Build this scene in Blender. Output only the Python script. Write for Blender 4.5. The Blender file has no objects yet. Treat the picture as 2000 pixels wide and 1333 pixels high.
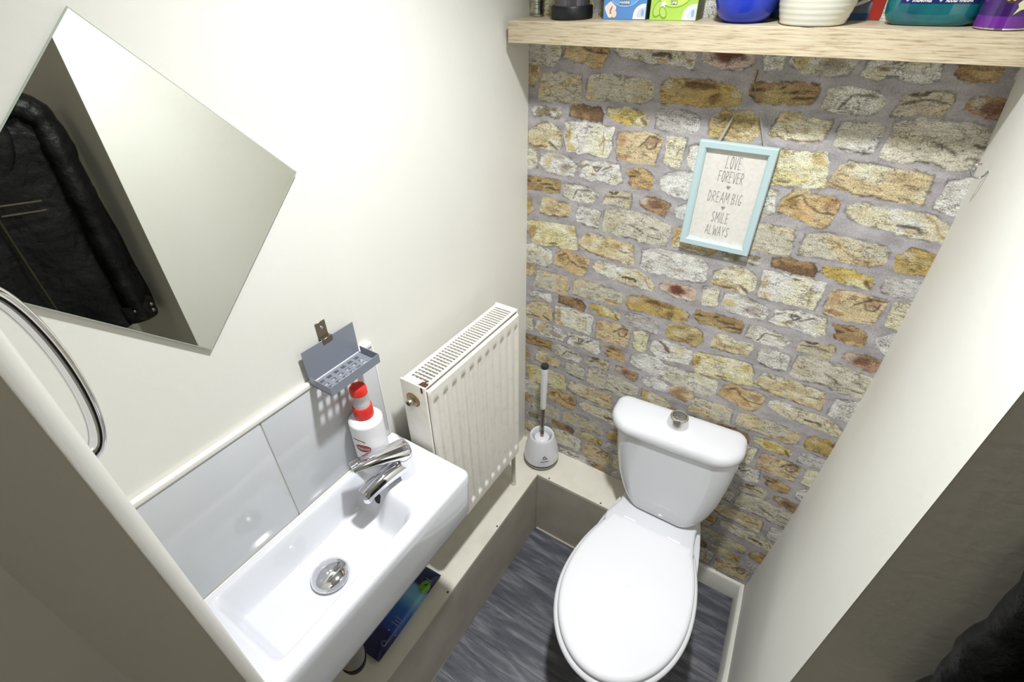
import bpy, bmesh, math, random
import numpy as np
from mathutils import Vector, Matrix, noise as mnoise
C = bpy.context.scene.collection
SC = bpy.context.scene
PI = math.pi

# ------------------------------------------------------------------ camera, light, exposure
cam_d = bpy.data.cameras.new('camera'); cam = bpy.data.objects.new('camera', cam_d); C.objects.link(cam); SC.camera = cam
yaw, pitch, roll = 0.5700, 0.6234, -0.0087
fwd = Vector((-math.sin(yaw)*math.cos(pitch), math.cos(yaw)*math.cos(pitch), -math.sin(pitch)))
rt = Vector((math.cos(yaw), math.sin(yaw), 0)); up = rt.cross(fwd)
rt2 = rt*math.cos(roll)+up*math.sin(roll); up2 = -rt*math.sin(roll)+up*math.cos(roll)
cam.matrix_world = Matrix(((rt2.x, up2.x, -fwd.x, 0.7068), (rt2.y, up2.y, -fwd.y, -1.1904), (rt2.z, up2.z, -fwd.z, 1.8037), (0, 0, 0, 1)))
cam_d.sensor_width = 36.0; cam_d.lens = 36.0*954.6/2000.0; cam_d.clip_start = 0.01

world = bpy.data.worlds.new('world'); SC.world = world; world.use_nodes = True
world.node_tree.nodes['Background'].inputs[0].default_value = (0.9, 0.93, 1.0, 1)
world.node_tree.nodes['Background'].inputs[1].default_value = 0.0
SC.view_settings.view_transform = 'Standard'; SC.view_settings.look = 'None'
SC.view_settings.gamma = 1.0; SC.view_settings.use_curve_mapping = False
SC.view_settings.exposure = 1.72
LAMP_STRENGTH = 3.55           # round ceiling lamp of the little room
LAMP_AT = (0.52, -0.62, 2.33)
HALL_FILL_STRENGTH = 2.9            # added fill lamp in the unseen hall behind the camera

# ------------------------------------------------------------------ helpers
def lin(c):
    r = []
    for v in c[:3]:
        v = v/255.0
        r.append(v/12.92 if v <= 0.04045 else ((v+0.055)/1.055)**2.4)
    return (r[0], r[1], r[2], 1.0)

def mat(name, c=(200, 200, 200), rough=0.5, metal=0.0, spec=0.5, coat=0.0, trans=0.0, ior=1.45, bump=None, var=None, emit=None, stretch=None):
    m = bpy.data.materials.new(name); m.use_nodes = True
    n = m.node_tree.nodes; l = m.node_tree.links; b = n['Principled BSDF']
    col = lin(c)
    b.inputs['Base Color'].default_value = col
    b.inputs['Roughness'].default_value = rough; b.inputs['Metallic'].default_value = metal
    b.inputs['Specular IOR Level'].default_value = spec; b.inputs['Coat Weight'].default_value = coat
    b.inputs['Coat Roughness'].default_value = 0.04
    b.inputs['Transmission Weight'].default_value = trans; b.inputs['IOR'].default_value = ior
    if emit:
        b.inputs['Emission Color'].default_value = lin(emit[0]); b.inputs['Emission Strength'].default_value = emit[1]
    if bump or var:
        tc = n.new('ShaderNodeTexCoord'); src = tc.outputs['Object']
        if stretch:
            mp = n.new('ShaderNodeMapping'); mp.inputs['Scale'].default_value = stretch; l.new(src, mp.inputs[0]); src = mp.outputs[0]
        if bump:
            t = n.new('ShaderNodeTexNoise'); t.inputs['Scale'].default_value = bump[0]; t.inputs['Detail'].default_value = 5
            l.new(src, t.inputs['Vector'])
            bp = n.new('ShaderNodeBump'); bp.inputs['Strength'].default_value = bump[1]; bp.inputs['Distance'].default_value = bump[2] if len(bump) > 2 else 0.002
            l.new(t.outputs['Fac'], bp.inputs['Height']); l.new(bp.outputs[0], b.inputs['Normal'])
        if var:                       # (scale, second colour, low, high)
            t = n.new('ShaderNodeTexNoise'); t.inputs['Scale'].default_value = var[0]; t.inputs['Detail'].default_value = 6
            l.new(src, t.inputs['Vector'])
            r = n.new('ShaderNodeValToRGB'); r.color_ramp.elements[0].position = var[2]; r.color_ramp.elements[1].position = var[3]
            r.color_ramp.elements[0].color = col; r.color_ramp.elements[1].color = lin(var[1])
            l.new(t.outputs['Fac'], r.inputs[0]); l.new(r.outputs[0], b.inputs['Base Color'])
    return m

def obj(name, bm, m, parent=None, smooth=True, auto=40):
    bmesh.ops.recalc_face_normals(bm, faces=bm.faces[:])
    me = bpy.data.meshes.new(name); bm.to_mesh(me); bm.free()
    for x in (m if isinstance(m, (list, tuple)) else [m]): me.materials.append(x)
    if smooth:
        for p in me.polygons: p.use_smooth = True
        try: me.set_sharp_from_angle(angle=math.radians(auto))
        except Exception: pass
    o = bpy.data.objects.new(name, me); C.objects.link(o)
    if parent:
        o.parent = parent
        bpy.context.view_layer.update()
        o.matrix_parent_inverse = parent.matrix_world.inverted()
    return o

def thing(name, label, cat, loc=(0, 0, 0), group=None):
    o = bpy.data.objects.new(name, None); C.objects.link(o); o.location = loc; o.empty_display_size = 0.03
    o['label'] = label; o['category'] = cat
    if group: o['group'] = group
    bpy.context.view_layer.update()
    return o
def tag(o, label, cat):
    o['label'] = label; o['category'] = cat; return o
def struct(name, bm, m, smooth=False, auto=40):
    o = obj(name, bm, m, None, smooth, auto); o['kind'] = 'structure'; return o

def box(bm, a, b, bev=0.0, seg=2, rot=None, mi=0):
    x0, y0, z0 = a; x1, y1, z1 = b
    vs = [bm.verts.new(p) for p in [(x0,y0,z0),(x1,y0,z0),(x1,y1,z0),(x0,y1,z0),(x0,y0,z1),(x1,y0,z1),(x1,y1,z1),(x0,y1,z1)]]
    fs = [bm.faces.new([vs[i] for i in f]) for f in [(3,2,1,0),(4,5,6,7),(0,1,5,4),(1,2,6,5),(2,3,7,6),(3,0,4,7)]]
    for f in fs: f.material_index = mi
    if bev > 0:
        es = list({e for f in fs for e in f.edges})
        r = bmesh.ops.bevel(bm, geom=es, offset=bev, segments=seg, affect='EDGES', profile=0.5)
        for f in r['faces']: f.material_index = mi
    return vs

def quad(bm, ps, mi=0):
    f = bm.faces.new([bm.verts.new(p) for p in ps]); f.material_index = mi; return f

def loft(bm, rings, cap0=True, cap1=True, mi=0, closed=True):
    R = [[bm.verts.new(p) for p in r] for r in rings]; n = len(R[0])
    for i in range(len(R)-1):
        for j in range(n if closed else n-1):
            k = (j+1) % n
            f = bm.faces.new([R[i][j], R[i][k], R[i+1][k], R[i+1][j]]); f.material_index = mi
    if cap0: bm.faces.new(list(reversed(R[0]))).material_index = mi
    if cap1: bm.faces.new(R[-1]).material_index = mi
    return R

def lathe(bm, prof, c=(0, 0, 0), n=40, cap0=True, cap1=True, mi=0, sx=1.0, sy=1.0):
    rings = [[(c[0]+r*sx*math.cos(2*PI*j/n), c[1]+r*sy*math.sin(2*PI*j/n), c[2]+z) for j in range(n)] for r, z in prof]
    return loft(bm, rings, cap0, cap1, mi)

def tube(bm, pts, rad, n=12, cap=True, mi=0, flat=1.0):
    pts = [Vector(p) for p in pts]; rings = []
    rs = rad if isinstance(rad, (list, tuple)) else [rad]*len(pts)
    t0 = (pts[1]-pts[0]).normalized()
    ref = Vector((0, 0, 1)) if abs(t0.z) < 0.9 else Vector((1, 0, 0))
    u = t0.cross(ref).normalized()
    for i, p in enumerate(pts):
        t = (pts[min(i+1, len(pts)-1)]-pts[max(i-1, 0)]).normalized()
        u = (u - t*u.dot(t)).normalized(); v = t.cross(u)
        r = rs[i]; ru, rv = (r if isinstance(r, tuple) else (r, r*flat))
        rings.append([p+u*ru*math.cos(2*PI*j/n)+v*rv*math.sin(2*PI*j/n) for j in range(n)])
    return loft(bm, rings, cap, cap, mi)

def spline(pts, k=8):
    pts = [Vector(p) for p in pts]; out = []
    P = [pts[0]*2-pts[1]]+pts+[pts[-1]*2-pts[-2]]
    for i in range(1, len(P)-2):
        a, b, c, d = P[i-1], P[i], P[i+1], P[i+2]
        for s in range(k):
            t = s/k
            out.append(0.5*((2*b)+(c-a)*t+(2*a-5*b+4*c-d)*t*t+(3*b-a-3*c+d)*t**3))
    out.append(pts[-1]); return out

def rrect(x0, x1, y0, y1, r, n=6):
    """rounded rectangle, r = (r00, r10, r11, r01) corner radii, counter-clockwise"""
    if not isinstance(r, tuple): r = (r,)*4
    out = []
    for (cx, cy, a0, rr) in [(x0, y0, PI, r[0]), (x1, y0, 1.5*PI, r[1]), (x1, y1, 0, r[2]), (x0, y1, 0.5*PI, r[3])]:
        px = cx+rr if cx == x0 else cx-rr; py = cy+rr if cy == y0 else cy-rr
        for i in range(n+1):
            a = a0+0.5*PI*i/n; out.append((px+rr*math.cos(a), py+rr*math.sin(a)))
    return out

def text_mesh(s, size=0.01, sx=1.0, shear=0.0, ext=0.0, bold=0.0):
    cu = bpy.data.curves.new('t', 'FONT'); cu.body = s; cu.size = size; cu.align_x = 'CENTER'; cu.align_y = 'CENTER'
    cu.shear = shear; cu.extrude = ext; cu.offset = bold; cu.resolution_u = 3
    o = bpy.data.objects.new('t', cu); C.objects.link(o); o.scale = (1, 1, 1)
    bpy.context.view_layer.update()
    dg = bpy.context.evaluated_depsgraph_get()
    me = bpy.data.meshes.new_from_object(o.evaluated_get(dg))
    bm = bmesh.new(); bm.from_mesh(me)
    bpy.data.objects.remove(o); bpy.data.curves.remove(cu); bpy.data.meshes.remove(me)
    for v in bm.verts: v.co.x *= sx
    return bm

def place2d(bm, fn):
    for v in bm.verts: v.co = Vector(fn(v.co.x, v.co.y, v.co.z))
    return bm

def poly2d(bm, pts, mi=0):
    f = bm.faces.new([bm.verts.new((p[0], p[1], 0)) for p in pts]); f.material_index = mi; return f

def sstep(a, b, x):
    t = np.clip((x-a)/(b-a), 0, 1); return t*t*(3-2*t)
def ss(a, b, x):
    t = max(0.0, min(1.0, (x-a)/(b-a))); return t*t*(3-2*t)

# ------------------------------------------------------------------ materials
M = {}
M['wall'] = mat('painted plaster', (236, 235, 228), 0.62, bump=(70, 0.12, 0.003), var=(2.5, (229, 227, 218), 0.35, 0.75))
M['wall_shade'] = mat('recess plaster with painted shade', (214, 210, 198), 0.7, bump=(60, 0.35, 0.003))  # darker copy of the wall plaster, recess shade put into the colour
M['ceil'] = mat('ceiling paint', (238, 238, 234), 0.7)
M['hall'] = mat('hall paint', (222, 218, 204), 0.7)
M['gloss'] = mat('white gloss wood paint', (226, 224, 214), 0.28, bump=(30, 0.05))
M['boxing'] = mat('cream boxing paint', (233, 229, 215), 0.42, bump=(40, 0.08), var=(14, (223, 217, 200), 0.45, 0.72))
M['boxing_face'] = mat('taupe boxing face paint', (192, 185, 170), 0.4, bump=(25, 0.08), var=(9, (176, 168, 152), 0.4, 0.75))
M['screw'] = mat('dark screw head', (60, 54, 46), 0.4, 0.6)
M['chrome'] = mat('chrome', (226, 226, 230), 0.07, 1.0)
M['steel'] = mat('brushed steel', (150, 140, 124), 0.32, 1.0)
M['ceramic'] = mat('white ceramic', (226, 227, 231), 0.09, spec=0.55, coat=0.3)
M['plastic'] = mat('white seat plastic', (237, 237, 241), 0.2, spec=0.5, coat=0.25)
M['wplastic'] = mat('white plastic', (236, 236, 236), 0.3)
M['black'] = mat('black', (14, 14, 15), 0.5)
M['rad'] = mat('cream radiator enamel', (236, 232, 222), 0.38, bump=(160, 0.12, 0.001), var=(45, (226, 220, 206), 0.5, 0.78))
M['rust'] = mat('bare rusty metal', (84, 58, 44), 0.7, 0.3)
M['brass'] = mat('worn brass', (186, 150, 78), 0.3, 1.0)
M['chromeworn'] = mat('worn chrome valve', (176, 168, 148), 0.28, 0.9)
M['greymetal'] = mat('grey coated metal', (136, 141, 153), 0.42, 0.15)
M['mirror'] = mat('mirror silvering', (236, 238, 232), 0.015, 1.0)
M['glassedge'] = mat('mirror glass edge', (176, 186, 172), 0.2)
M['red'] = mat('red plastic', (222, 54, 44), 0.3)
M['clear'] = mat('clear plastic', (245, 245, 245), 0.08, trans=0.9, ior=1.2)
M['logo_red'] = mat('dark red print', (150, 40, 56), 0.35)
M['print_white'] = mat('white print', (240, 240, 240), 0.4)
M['tile'] = mat('white glazed tile', (208, 210, 213), 0.12, coat=0.2)
M['grout'] = mat('grout', (205, 204, 196), 0.8)
M['trim'] = mat('white tile trim', (240, 238, 230), 0.3)

def wallpaper_material():
    m = bpy.data.materials.new('stone wallpaper'); m.use_nodes = True
    n = m.node_tree.nodes; l = m.node_tree.links; b = n['Principled BSDF']
    b.inputs['Roughness'].default_value = 0.55; b.inputs['Specular IOR Level'].default_value = 0.3
    def new(t, **k):
        x = n.new(t)
        for a, v in k.items(): setattr(x, a, v)
        return x
    def noise(scale, detail=6, sc=(1, 1, 1), rough=0.6):
        mp = new('ShaderNodeMapping'); mp.inputs['Scale'].default_value = sc; l.new(tc.outputs['Object'], mp.inputs[0])
        t = new('ShaderNodeTexNoise'); t.inputs['Scale'].default_value = scale; t.inputs['Detail'].default_value = detail; t.inputs['Roughness'].default_value = rough
        l.new(mp.outputs[0], t.inputs['Vector']); return t.outputs['Fac']
    def math_(op, a, bb, clamp=False):
        x = new('ShaderNodeMath', operation=op, use_clamp=clamp)
        for i, v in enumerate((a, bb)):
            if v is None: continue
            if isinstance(v, (int, float)): x.inputs[i].default_value = v
            else: l.new(v, x.inputs[i])
        return x.outputs[0]
    def ramp(v, stops):
        r = new('ShaderNodeValToRGB'); e = r.color_ramp.elements
        e[0].position, e[0].color = stops[0][0], stops[0][1]; e[1].position, e[1].color = stops[-1][0], stops[-1][1]
        for p, c in stops[1:-1]:
            k = e.new(p); k.color = c
        l.new(v, r.inputs[0]); return r.outputs[0]
    def mix(f, a, bb, mode='MIX'):
        x = new('ShaderNodeMix', data_type='RGBA', blend_type=mode)
        if isinstance(f, (int, float)): x.inputs[0].default_value = f
        else: l.new(f, x.inputs[0])
        for i, v in ((6, a), (7, bb)):
            if isinstance(v, tuple): x.inputs[i].default_value = v
            else: l.new(v, x.inputs[i])
        return x.outputs[2]
    tc = new('ShaderNodeTexCoord')
    sd = new('ShaderNodeAttribute', attribute_name='stone_edge'); col = new('ShaderNodeAttribute', attribute_name='stone_colour'); sp = new('ShaderNodeAttribute', attribute_name='stone_speck')
    g = lambda v: (v, v, v, 1)
    e0 = math_('ADD', math_('ADD', sd.outputs['Fac'], 0.0022), math_('MULTIPLY', math_('SUBTRACT', noise(120, 5), 0.5), 0.010))
    mask = math_('MULTIPLY_ADD', e0, 900.0); mask.node.inputs[2].default_value = 0.5; mask.node.use_clamp = True
    fine = ramp(noise(330, 5, (1, 1, 1.2), 0.7), [(0.30, g(0.22)), (0.42, g(0.70)), (0.52, g(1.02)), (0.75, g(1.36))])
    strat = ramp(noise(95, 6, (0.5, 1, 2.0), 0.7), [(0.30, g(0.36)), (0.40, g(0.76)), (0.48, g(1.0)), (0.75, g(1.14))])
    stone = mix(1.0, mix(1.0, col.outputs['Color'], fine, 'MULTIPLY'), strat, 'MULTIPLY')
    sk = math_('MULTIPLY', math_('MULTIPLY_ADD', noise(420, 3, (1, 1, 1.4), 0.6), -9.0), sp.outputs['Fac'], True)
    sk.node.inputs[0].links[0].from_node.inputs[2].default_value = 3.55; sk.node.inputs[0].links[0].from_node.use_clamp = True
    stone = mix(sk, stone, lin((64, 50, 40)))
    cr = math_('ABSOLUTE', math_('SUBTRACT', noise(34, 6, (0.7, 1, 1.6), 0.65), 0.5), None)
    crm = ramp(cr, [(0.0, g(1.0)), (0.022, g(0.0))])
    gate = ramp(noise(22, 2), [(0.42, g(0.0)), (0.54, g(0.9))])
    stone = mix(math_('MULTIPLY', crm, gate), stone, lin((74, 58, 44)))
    mort = mix(ramp(noise(26, 6, (0.7, 1, 1.5)), [(0.3, g(0)), (0.7, g(1))]), lin((152, 147, 148)), lin((196, 191, 192)))
    mort = mix(1.0, mort, ramp(noise(260, 4), [(0.3, g(0.78)), (0.7, g(1.12))]), 'MULTIPLY')
    edge = ramp(math_('ABSOLUTE', e0, None), [(0.0, g(0.42)), (0.0026, g(1.0))])
    gate2 = ramp(noise(30, 3), [(0.45, g(0.0)), (0.6, g(1.0))])
    fin = mix(mask, mort, stone)
    fin = mix(gate2, fin, mix(1.0, fin, edge, 'MULTIPLY'))
    l.new(fin, b.inputs['Base Color'])
    bp = new('ShaderNodeBump'); bp.inputs['Strength'].default_value = 0.15; bp.inputs['Distance'].default_value = 0.001
    l.new(noise(300, 4), bp.inputs['Height']); l.new(bp.outputs[0], b.inputs['Normal'])
    return m

def vnoise(x, y, seed):
    xi = np.floor(x).astype(np.int64); yi = np.floor(y).astype(np.int64); fx = x-xi; fy = y-yi
    def h(a, b):
        v = (a*374761393+b*668265263+seed*974711) & 0x7fffffff
        v = ((v ^ (v >> 13))*1274126177) & 0x7fffffff
        return ((v ^ (v >> 16)) & 0xffff)/65535.0
    ux = fx*fx*(3-2*fx); uy = fy*fy*(3-2*fy)
    return (h(xi, yi)*(1-ux)+h(xi+1, yi)*ux)*(1-uy)+(h(xi, yi+1)*(1-ux)+h(xi+1, yi+1)*ux)*uy
def fbm(x, y, seed, o=4):
    s = 0; a = 0.5; t = 0
    for i in range(o):
        s = s+a*vnoise(x, y, seed+i); t += a; a *= 0.55; x = x*2.03+17.1; y = y*2.03+5.3
    return s/t

# stones of one wallpaper repeat (543 x 540 mm, half drop), outline in millimetres across and up the wall
STONES = [
  ([(506,825),(517,839),(547,843),(574,841),(576,820),(559,798),(536,803),(513,802)],((216,196,150),(174,142,100),0.5,0.5),[]),
  ([(40,1636),(91,1640),(143,1638),(149,1607),(147,1579),(95,1577),(30,1578),(35,1612)],((206,200,178),(216,196,150),0.25,0.8),[]),
  ([(167,1636),(190,1644),(241,1642),(314,1639),(321,1632),(322,1602),(297,1592),(211,1591),(165,1590),(165,1615)],((206,200,178),(216,196,150),0.4,0.6),[('e',291,1601,22,7,(170,140,100),0.6)]),
  ([(339,1629),(354,1644),(403,1646),(463,1642),(494,1640),(510,1630),(511,1611),(487,1600),(390,1598),(347,1594),(338,1608)],((198,168,98),(190,168,110),0.45,0.5),[('e',422,1635,44,10,(98,66,44),0.85),('e',459,1614,14,11,(110,76,44),0.7),('e',354,1632,14,10,(206,200,178),0.7),('e',501,1627,12,13,(206,200,178),0.6)]),
  ([(529,1648),(571,1652),(642,1652),(647,1644),(643,1620),(619,1616),(585,1617),(543,1615),(527,1626),(524,1635)],((190,168,110),(174,142,100),0.5,0.4),[('l',[(574,1642),(586,1647)],2,(60,46,36)),('l',[(583,1637),(624,1636)],2,(60,46,36)),('l',[(602,1625),(643,1627)],2,(60,46,36)),('l',[(526,1637),(553,1637)],2,(60,46,36)),('l',[(526,1627),(537,1619)],2,(60,46,36))]),
  ([(11,1552),(22,1559),(90,1562),(96,1544),(89,1537),(59,1544),(19,1536)],((228,226,218),(150,140,110),0.35,0.9),[]),
  ([(121,1568),(160,1574),(198,1573),(211,1558),(208,1541),(163,1542),(121,1547)],((174,142,100),(132,102,74),0.5,0.8),[('e',128,1557,7,11,(200,176,120),0.5)]),
  ([(223,1572),(265,1578),(316,1568),(323,1558),(317,1543),(290,1544),(267,1543),(242,1550),(222,1560)],((222,212,165),(204,178,96),0.6,0.3),[('l',[(305,1559),(319,1546)],3.2,(110,84,52))]),
  ([(342,1577),(349,1581),(393,1582),(425,1581),(434,1572),(437,1541),(378,1540),(343,1544),(340,1566)],((205,202,198),(190,184,176),0.5,0.5),[]),
  ([(461,1578),(479,1590),(509,1595),(539,1595),(554,1584),(564,1557),(544,1537),(512,1539),(464,1540),(460,1556)],((190,168,110),(216,196,150),0.5,0.5),[('e',487,1581,18,6,(110,82,50),0.6),('e',514,1547,17,6,(150,104,70),0.6)]),
  ([(594,1597),(609,1601),(627,1601),(642,1592),(658,1594),(682,1593),(684,1580),(675,1558),(645,1550),(604,1552),(584,1553),(585,1573)],((216,196,150),(226,220,190),0.45,0.5),[('e',628,1568,27,7,(170,130,80),0.5),('l',[(584,1552),(612,1550),(648,1552),(672,1558)],2,(110,84,60))]),
  ([(5,1498),(25,1513),(44,1525),(69,1524),(99,1509),(102,1474),(84,1460),(40,1461),(3,1464)],((216,196,150),(226,220,190),0.5,0.6),[('l',[(67,1478),(93,1462)],2.7,(90,66,48)),('l',[(5,1464),(62,1466)],2,(110,84,60))]),
  ([(112,1531),(163,1535),(240,1531),(239,1496),(233,1462),(209,1463),(181,1464),(117,1463),(111,1490)],((232,226,196),(228,226,218),0.5,0.3),[('e',120,1501,9,22,(206,170,90),0.8),('e',128,1472,15,10,(214,184,100),0.7),('l',[(217,1520),(220,1469)],2,(190,160,110)),('l',[(172,1528),(186,1527)],2,(60,46,36))]),
  ([(257,1521),(282,1526),(309,1529),(362,1524),(356,1490),(353,1461),(304,1459),(259,1460),(254,1483)],((222,200,158),(216,196,150),0.5,0.4),[('e',264,1504,13,17,(190,140,96),0.7),('e',337,1513,19,13,(150,110,84),0.6),('e',299,1516,7,6,(170,110,84),0.6),('l',[(307,1497),(322,1512),(335,1523),(358,1520)],2,(90,66,48)),('l',[(323,1506),(330,1492),(345,1495),(352,1513)],2,(110,80,60)),('e',277,1469,20,6,(180,130,84),0.7)]),
  ([(373,1526),(394,1530),(418,1527),(415,1505),(413,1484),(409,1463),(392,1463),(375,1469),(374,1499)],((228,222,180),(226,220,190),0.5,0.3),[('l',[(404,1501),(400,1489)],2,(150,130,80))]),
  ([(429,970),(457,985),(493,985),(543,978),(541,930),(490,922),(449,919),(429,936)],((228,226,218),(226,220,190),0.4,0.4),[('l',[(443,979),(466,971),(481,951)],2.7,(130,90,76)),('l',[(452,980),(482,948)],2,(120,90,76))]),
  ([(7,1249),(70,1259),(152,1264),(161,1241),(168,1197),(134,1190),(90,1189),(24,1182),(6,1219)],((226,214,158),(234,228,196),0.5,0.3),[('e',16,1218,12,23,(196,156,76),0.8),('e',144,1249,15,12,(206,174,100),0.7),('l',[(76,1194),(104,1196)],2,(60,46,36))]),
  ([(530,1179),(550,1183),(569,1180),(571,1136),(556,1133),(538,1132)],((226,220,190),(228,226,218),0.5,0.5),[]),
  ([(44,1447),(75,1452),(130,1444),(151,1429),(143,1402),(105,1400),(65,1399),(38,1418)],((228,226,218),(206,200,178),0.4,0.5),[('e',60,1424,16,14,(214,184,100),0.7),('e',114,1418,24,13,(150,128,112),0.7),('e',97,1442,15,6,(150,140,125),0.6)]),
  ([(160,1440),(211,1448),(267,1448),(277,1407),(264,1397),(236,1397),(212,1405),(187,1399),(159,1404),(166,1421)],((228,226,218),(226,220,190),0.35,0.5),[('l',[(195,1436),(205,1423),(218,1433),(195,1437)],2,(70,58,46)),('e',197,1415,13,4,(150,110,70),0.9),('l',[(161,1426),(183,1437)],2,(120,110,90)),('l',[(219,1424),(245,1441)],2,(110,100,84))]),
  ([(285,1438),(319,1446),(341,1441),(355,1431),(354,1404),(329,1402),(304,1404),(294,1413),(299,1421)],((208,176,122),(174,142,100),0.5,0.5),[('l',[(288,1426),(309,1425)],2.7,(60,46,36)),('l',[(302,1439),(324,1434)],2.3,(90,66,44)),('l',[(291,1413),(302,1405)],2.3,(110,80,70))]),
  ([(374,889),(389,907),(413,916),(451,916),(485,902),(483,863),(442,853),(403,857),(377,870)],((228,226,218),(205,202,198),0.4,2.2),[]),
  ([(119,1376),(153,1381),(205,1372),(217,1362),(200,1337),(191,1340),(162,1336),(117,1344)],((226,224,212),(206,200,178),0.5,0.4),[('l',[(157,1368),(145,1344)],2,(90,78,60)),('l',[(160,1369),(201,1369)],2,(120,105,84))]),
  ([(239,1374),(258,1380),(305,1383),(310,1370),(305,1346),(273,1348),(233,1343),(238,1361)],((206,194,158),(206,200,178),0.4,0.4),[('l',[(247,1377),(261,1375),(272,1381)],3.2,(58,48,38)),('l',[(240,1361),(276,1370),(304,1367)],2,(100,84,62)),('e',277,1360,17,7,(190,176,170),0.6)]),
  ([(334,1378),(369,1382),(404,1376),(404,1363),(397,1344),(374,1349),(347,1354),(331,1362)],((186,146,118),(174,142,100),0.5,0.8),[('e',344,1370,13,11,(206,200,178),0.8),('e',369,1366,22,11,(124,86,70),0.8)]),
  ([(423,829),(462,850),(505,827),(504,806),(467,803),(430,807)],((228,226,218),(205,202,198),0.4,1.8),[]),
  ([(504,898),(512,904),(522,896),(566,908),(626,904),(632,862),(620,859),(566,855),(515,866),(504,877)],((224,218,186),(228,226,218),0.5,0.5),[('e',526,887,21,15,(214,196,120),0.5)]),
  ([(160,1321),(194,1327),(228,1322),(227,1272),(186,1271),(160,1284)],((218,216,208),(206,200,178),0.4,0.7),[('l',[(164,1278),(199,1272),(226,1273)],2,(70,62,54))]),
  ([(244,1331),(277,1338),(311,1339),(374,1335),(415,1323),(418,1296),(414,1268),(378,1265),(342,1263),(324,1270),(289,1267),(240,1267),(242,1297)],((214,208,190),(206,200,178),0.5,0.6),[('e',267,1302,23,25,(200,186,140),0.5),('l',[(310,1303),(331,1296),(352,1284)],2,(100,86,70)),('l',[(368,1304),(390,1303)],2,(110,96,80)),('l',[(364,1281),(399,1280)],2,(120,106,90)),('l',[(295,1267),(327,1269),(342,1263)],2,(90,78,66))]),
  ([(429,1323),(459,1323),(501,1315),(536,1288),(536,1277),(506,1266),(470,1270),(431,1271),(432,1293)],((212,180,116),(226,220,190),0.5,0.5),[('e',479,1277,31,8,(196,156,80),0.6)]),
  ([(183,1241),(197,1252),(231,1253),(277,1252),(331,1247),(338,1193),(299,1193),(256,1195),(222,1195),(170,1205)],((216,196,150),(226,220,190),0.35,0.5),[('e',273,1233,34,12,(190,160,110),0.5),('l',[(172,1209),(222,1196),(256,1193),(299,1192)],2,(120,92,68)),('l',[(295,1223),(324,1224)],2,(120,96,70)),('e',198,1246,9,6,(110,84,60),0.7)]),
  ([(359,1241),(404,1256),(444,1254),(505,1253),(526,1243),(532,1196),(497,1186),(444,1185),(388,1183),(358,1190)],((228,226,218),(214,210,200),0.5,0.6),[('e',461,1209,20,5,(170,140,110),0.6)]),
  ([(-61,1172),(2,1171),(78,1164),(82,1127),(73,1117),(40,1114),(3,1112),(-65,1117)],((216,212,198),(206,200,178),0.4,0.9),[]),
  ([(104,1166),(118,1180),(141,1185),(152,1178),(181,1182),(209,1175),(207,1150),(196,1119),(173,1115),(146,1123),(97,1134)],((212,178,124),(216,196,150),0.5,0.9),[('l',[(109,1161),(135,1174),(150,1155),(178,1145),(204,1146)],2,(96,66,44)),('e',116,1156,14,13,(160,126,70),0.6),('e',189,1162,16,13,(160,110,74),0.6)]),
  ([(224,1168),(245,1178),(289,1175),(346,1178),(367,1173),(389,1162),(401,1149),(399,1127),(361,1131),(322,1132),(269,1137),(240,1142),(222,1154)],((222,214,182),(228,226,218),0.35,0.5),[('l',[(314,1147),(347,1150),(354,1142)],3.2,(66,52,40)),('e',337,1137,13,6,(214,190,150),0.9),('l',[(349,1172),(371,1163),(383,1144),(397,1132)],2,(186,146,84)),('e',250,1161,19,11,(220,204,150),0.6)]),
  ([(421,1160),(432,1168),(474,1171),(513,1166),(515,1141),(498,1130),(462,1130),(424,1142),(418,1149)],((222,200,186),(214,190,160),0.4,0.3),[('e',469,1154,32,16,(126,74,58),1.0)]),
]

def soft(c):          # printed ink on paper: weaker colour than bare stone
    m = sum(c)/3.0
    return lin([m+(v-m)*0.88 for v in c])[:3]

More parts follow.
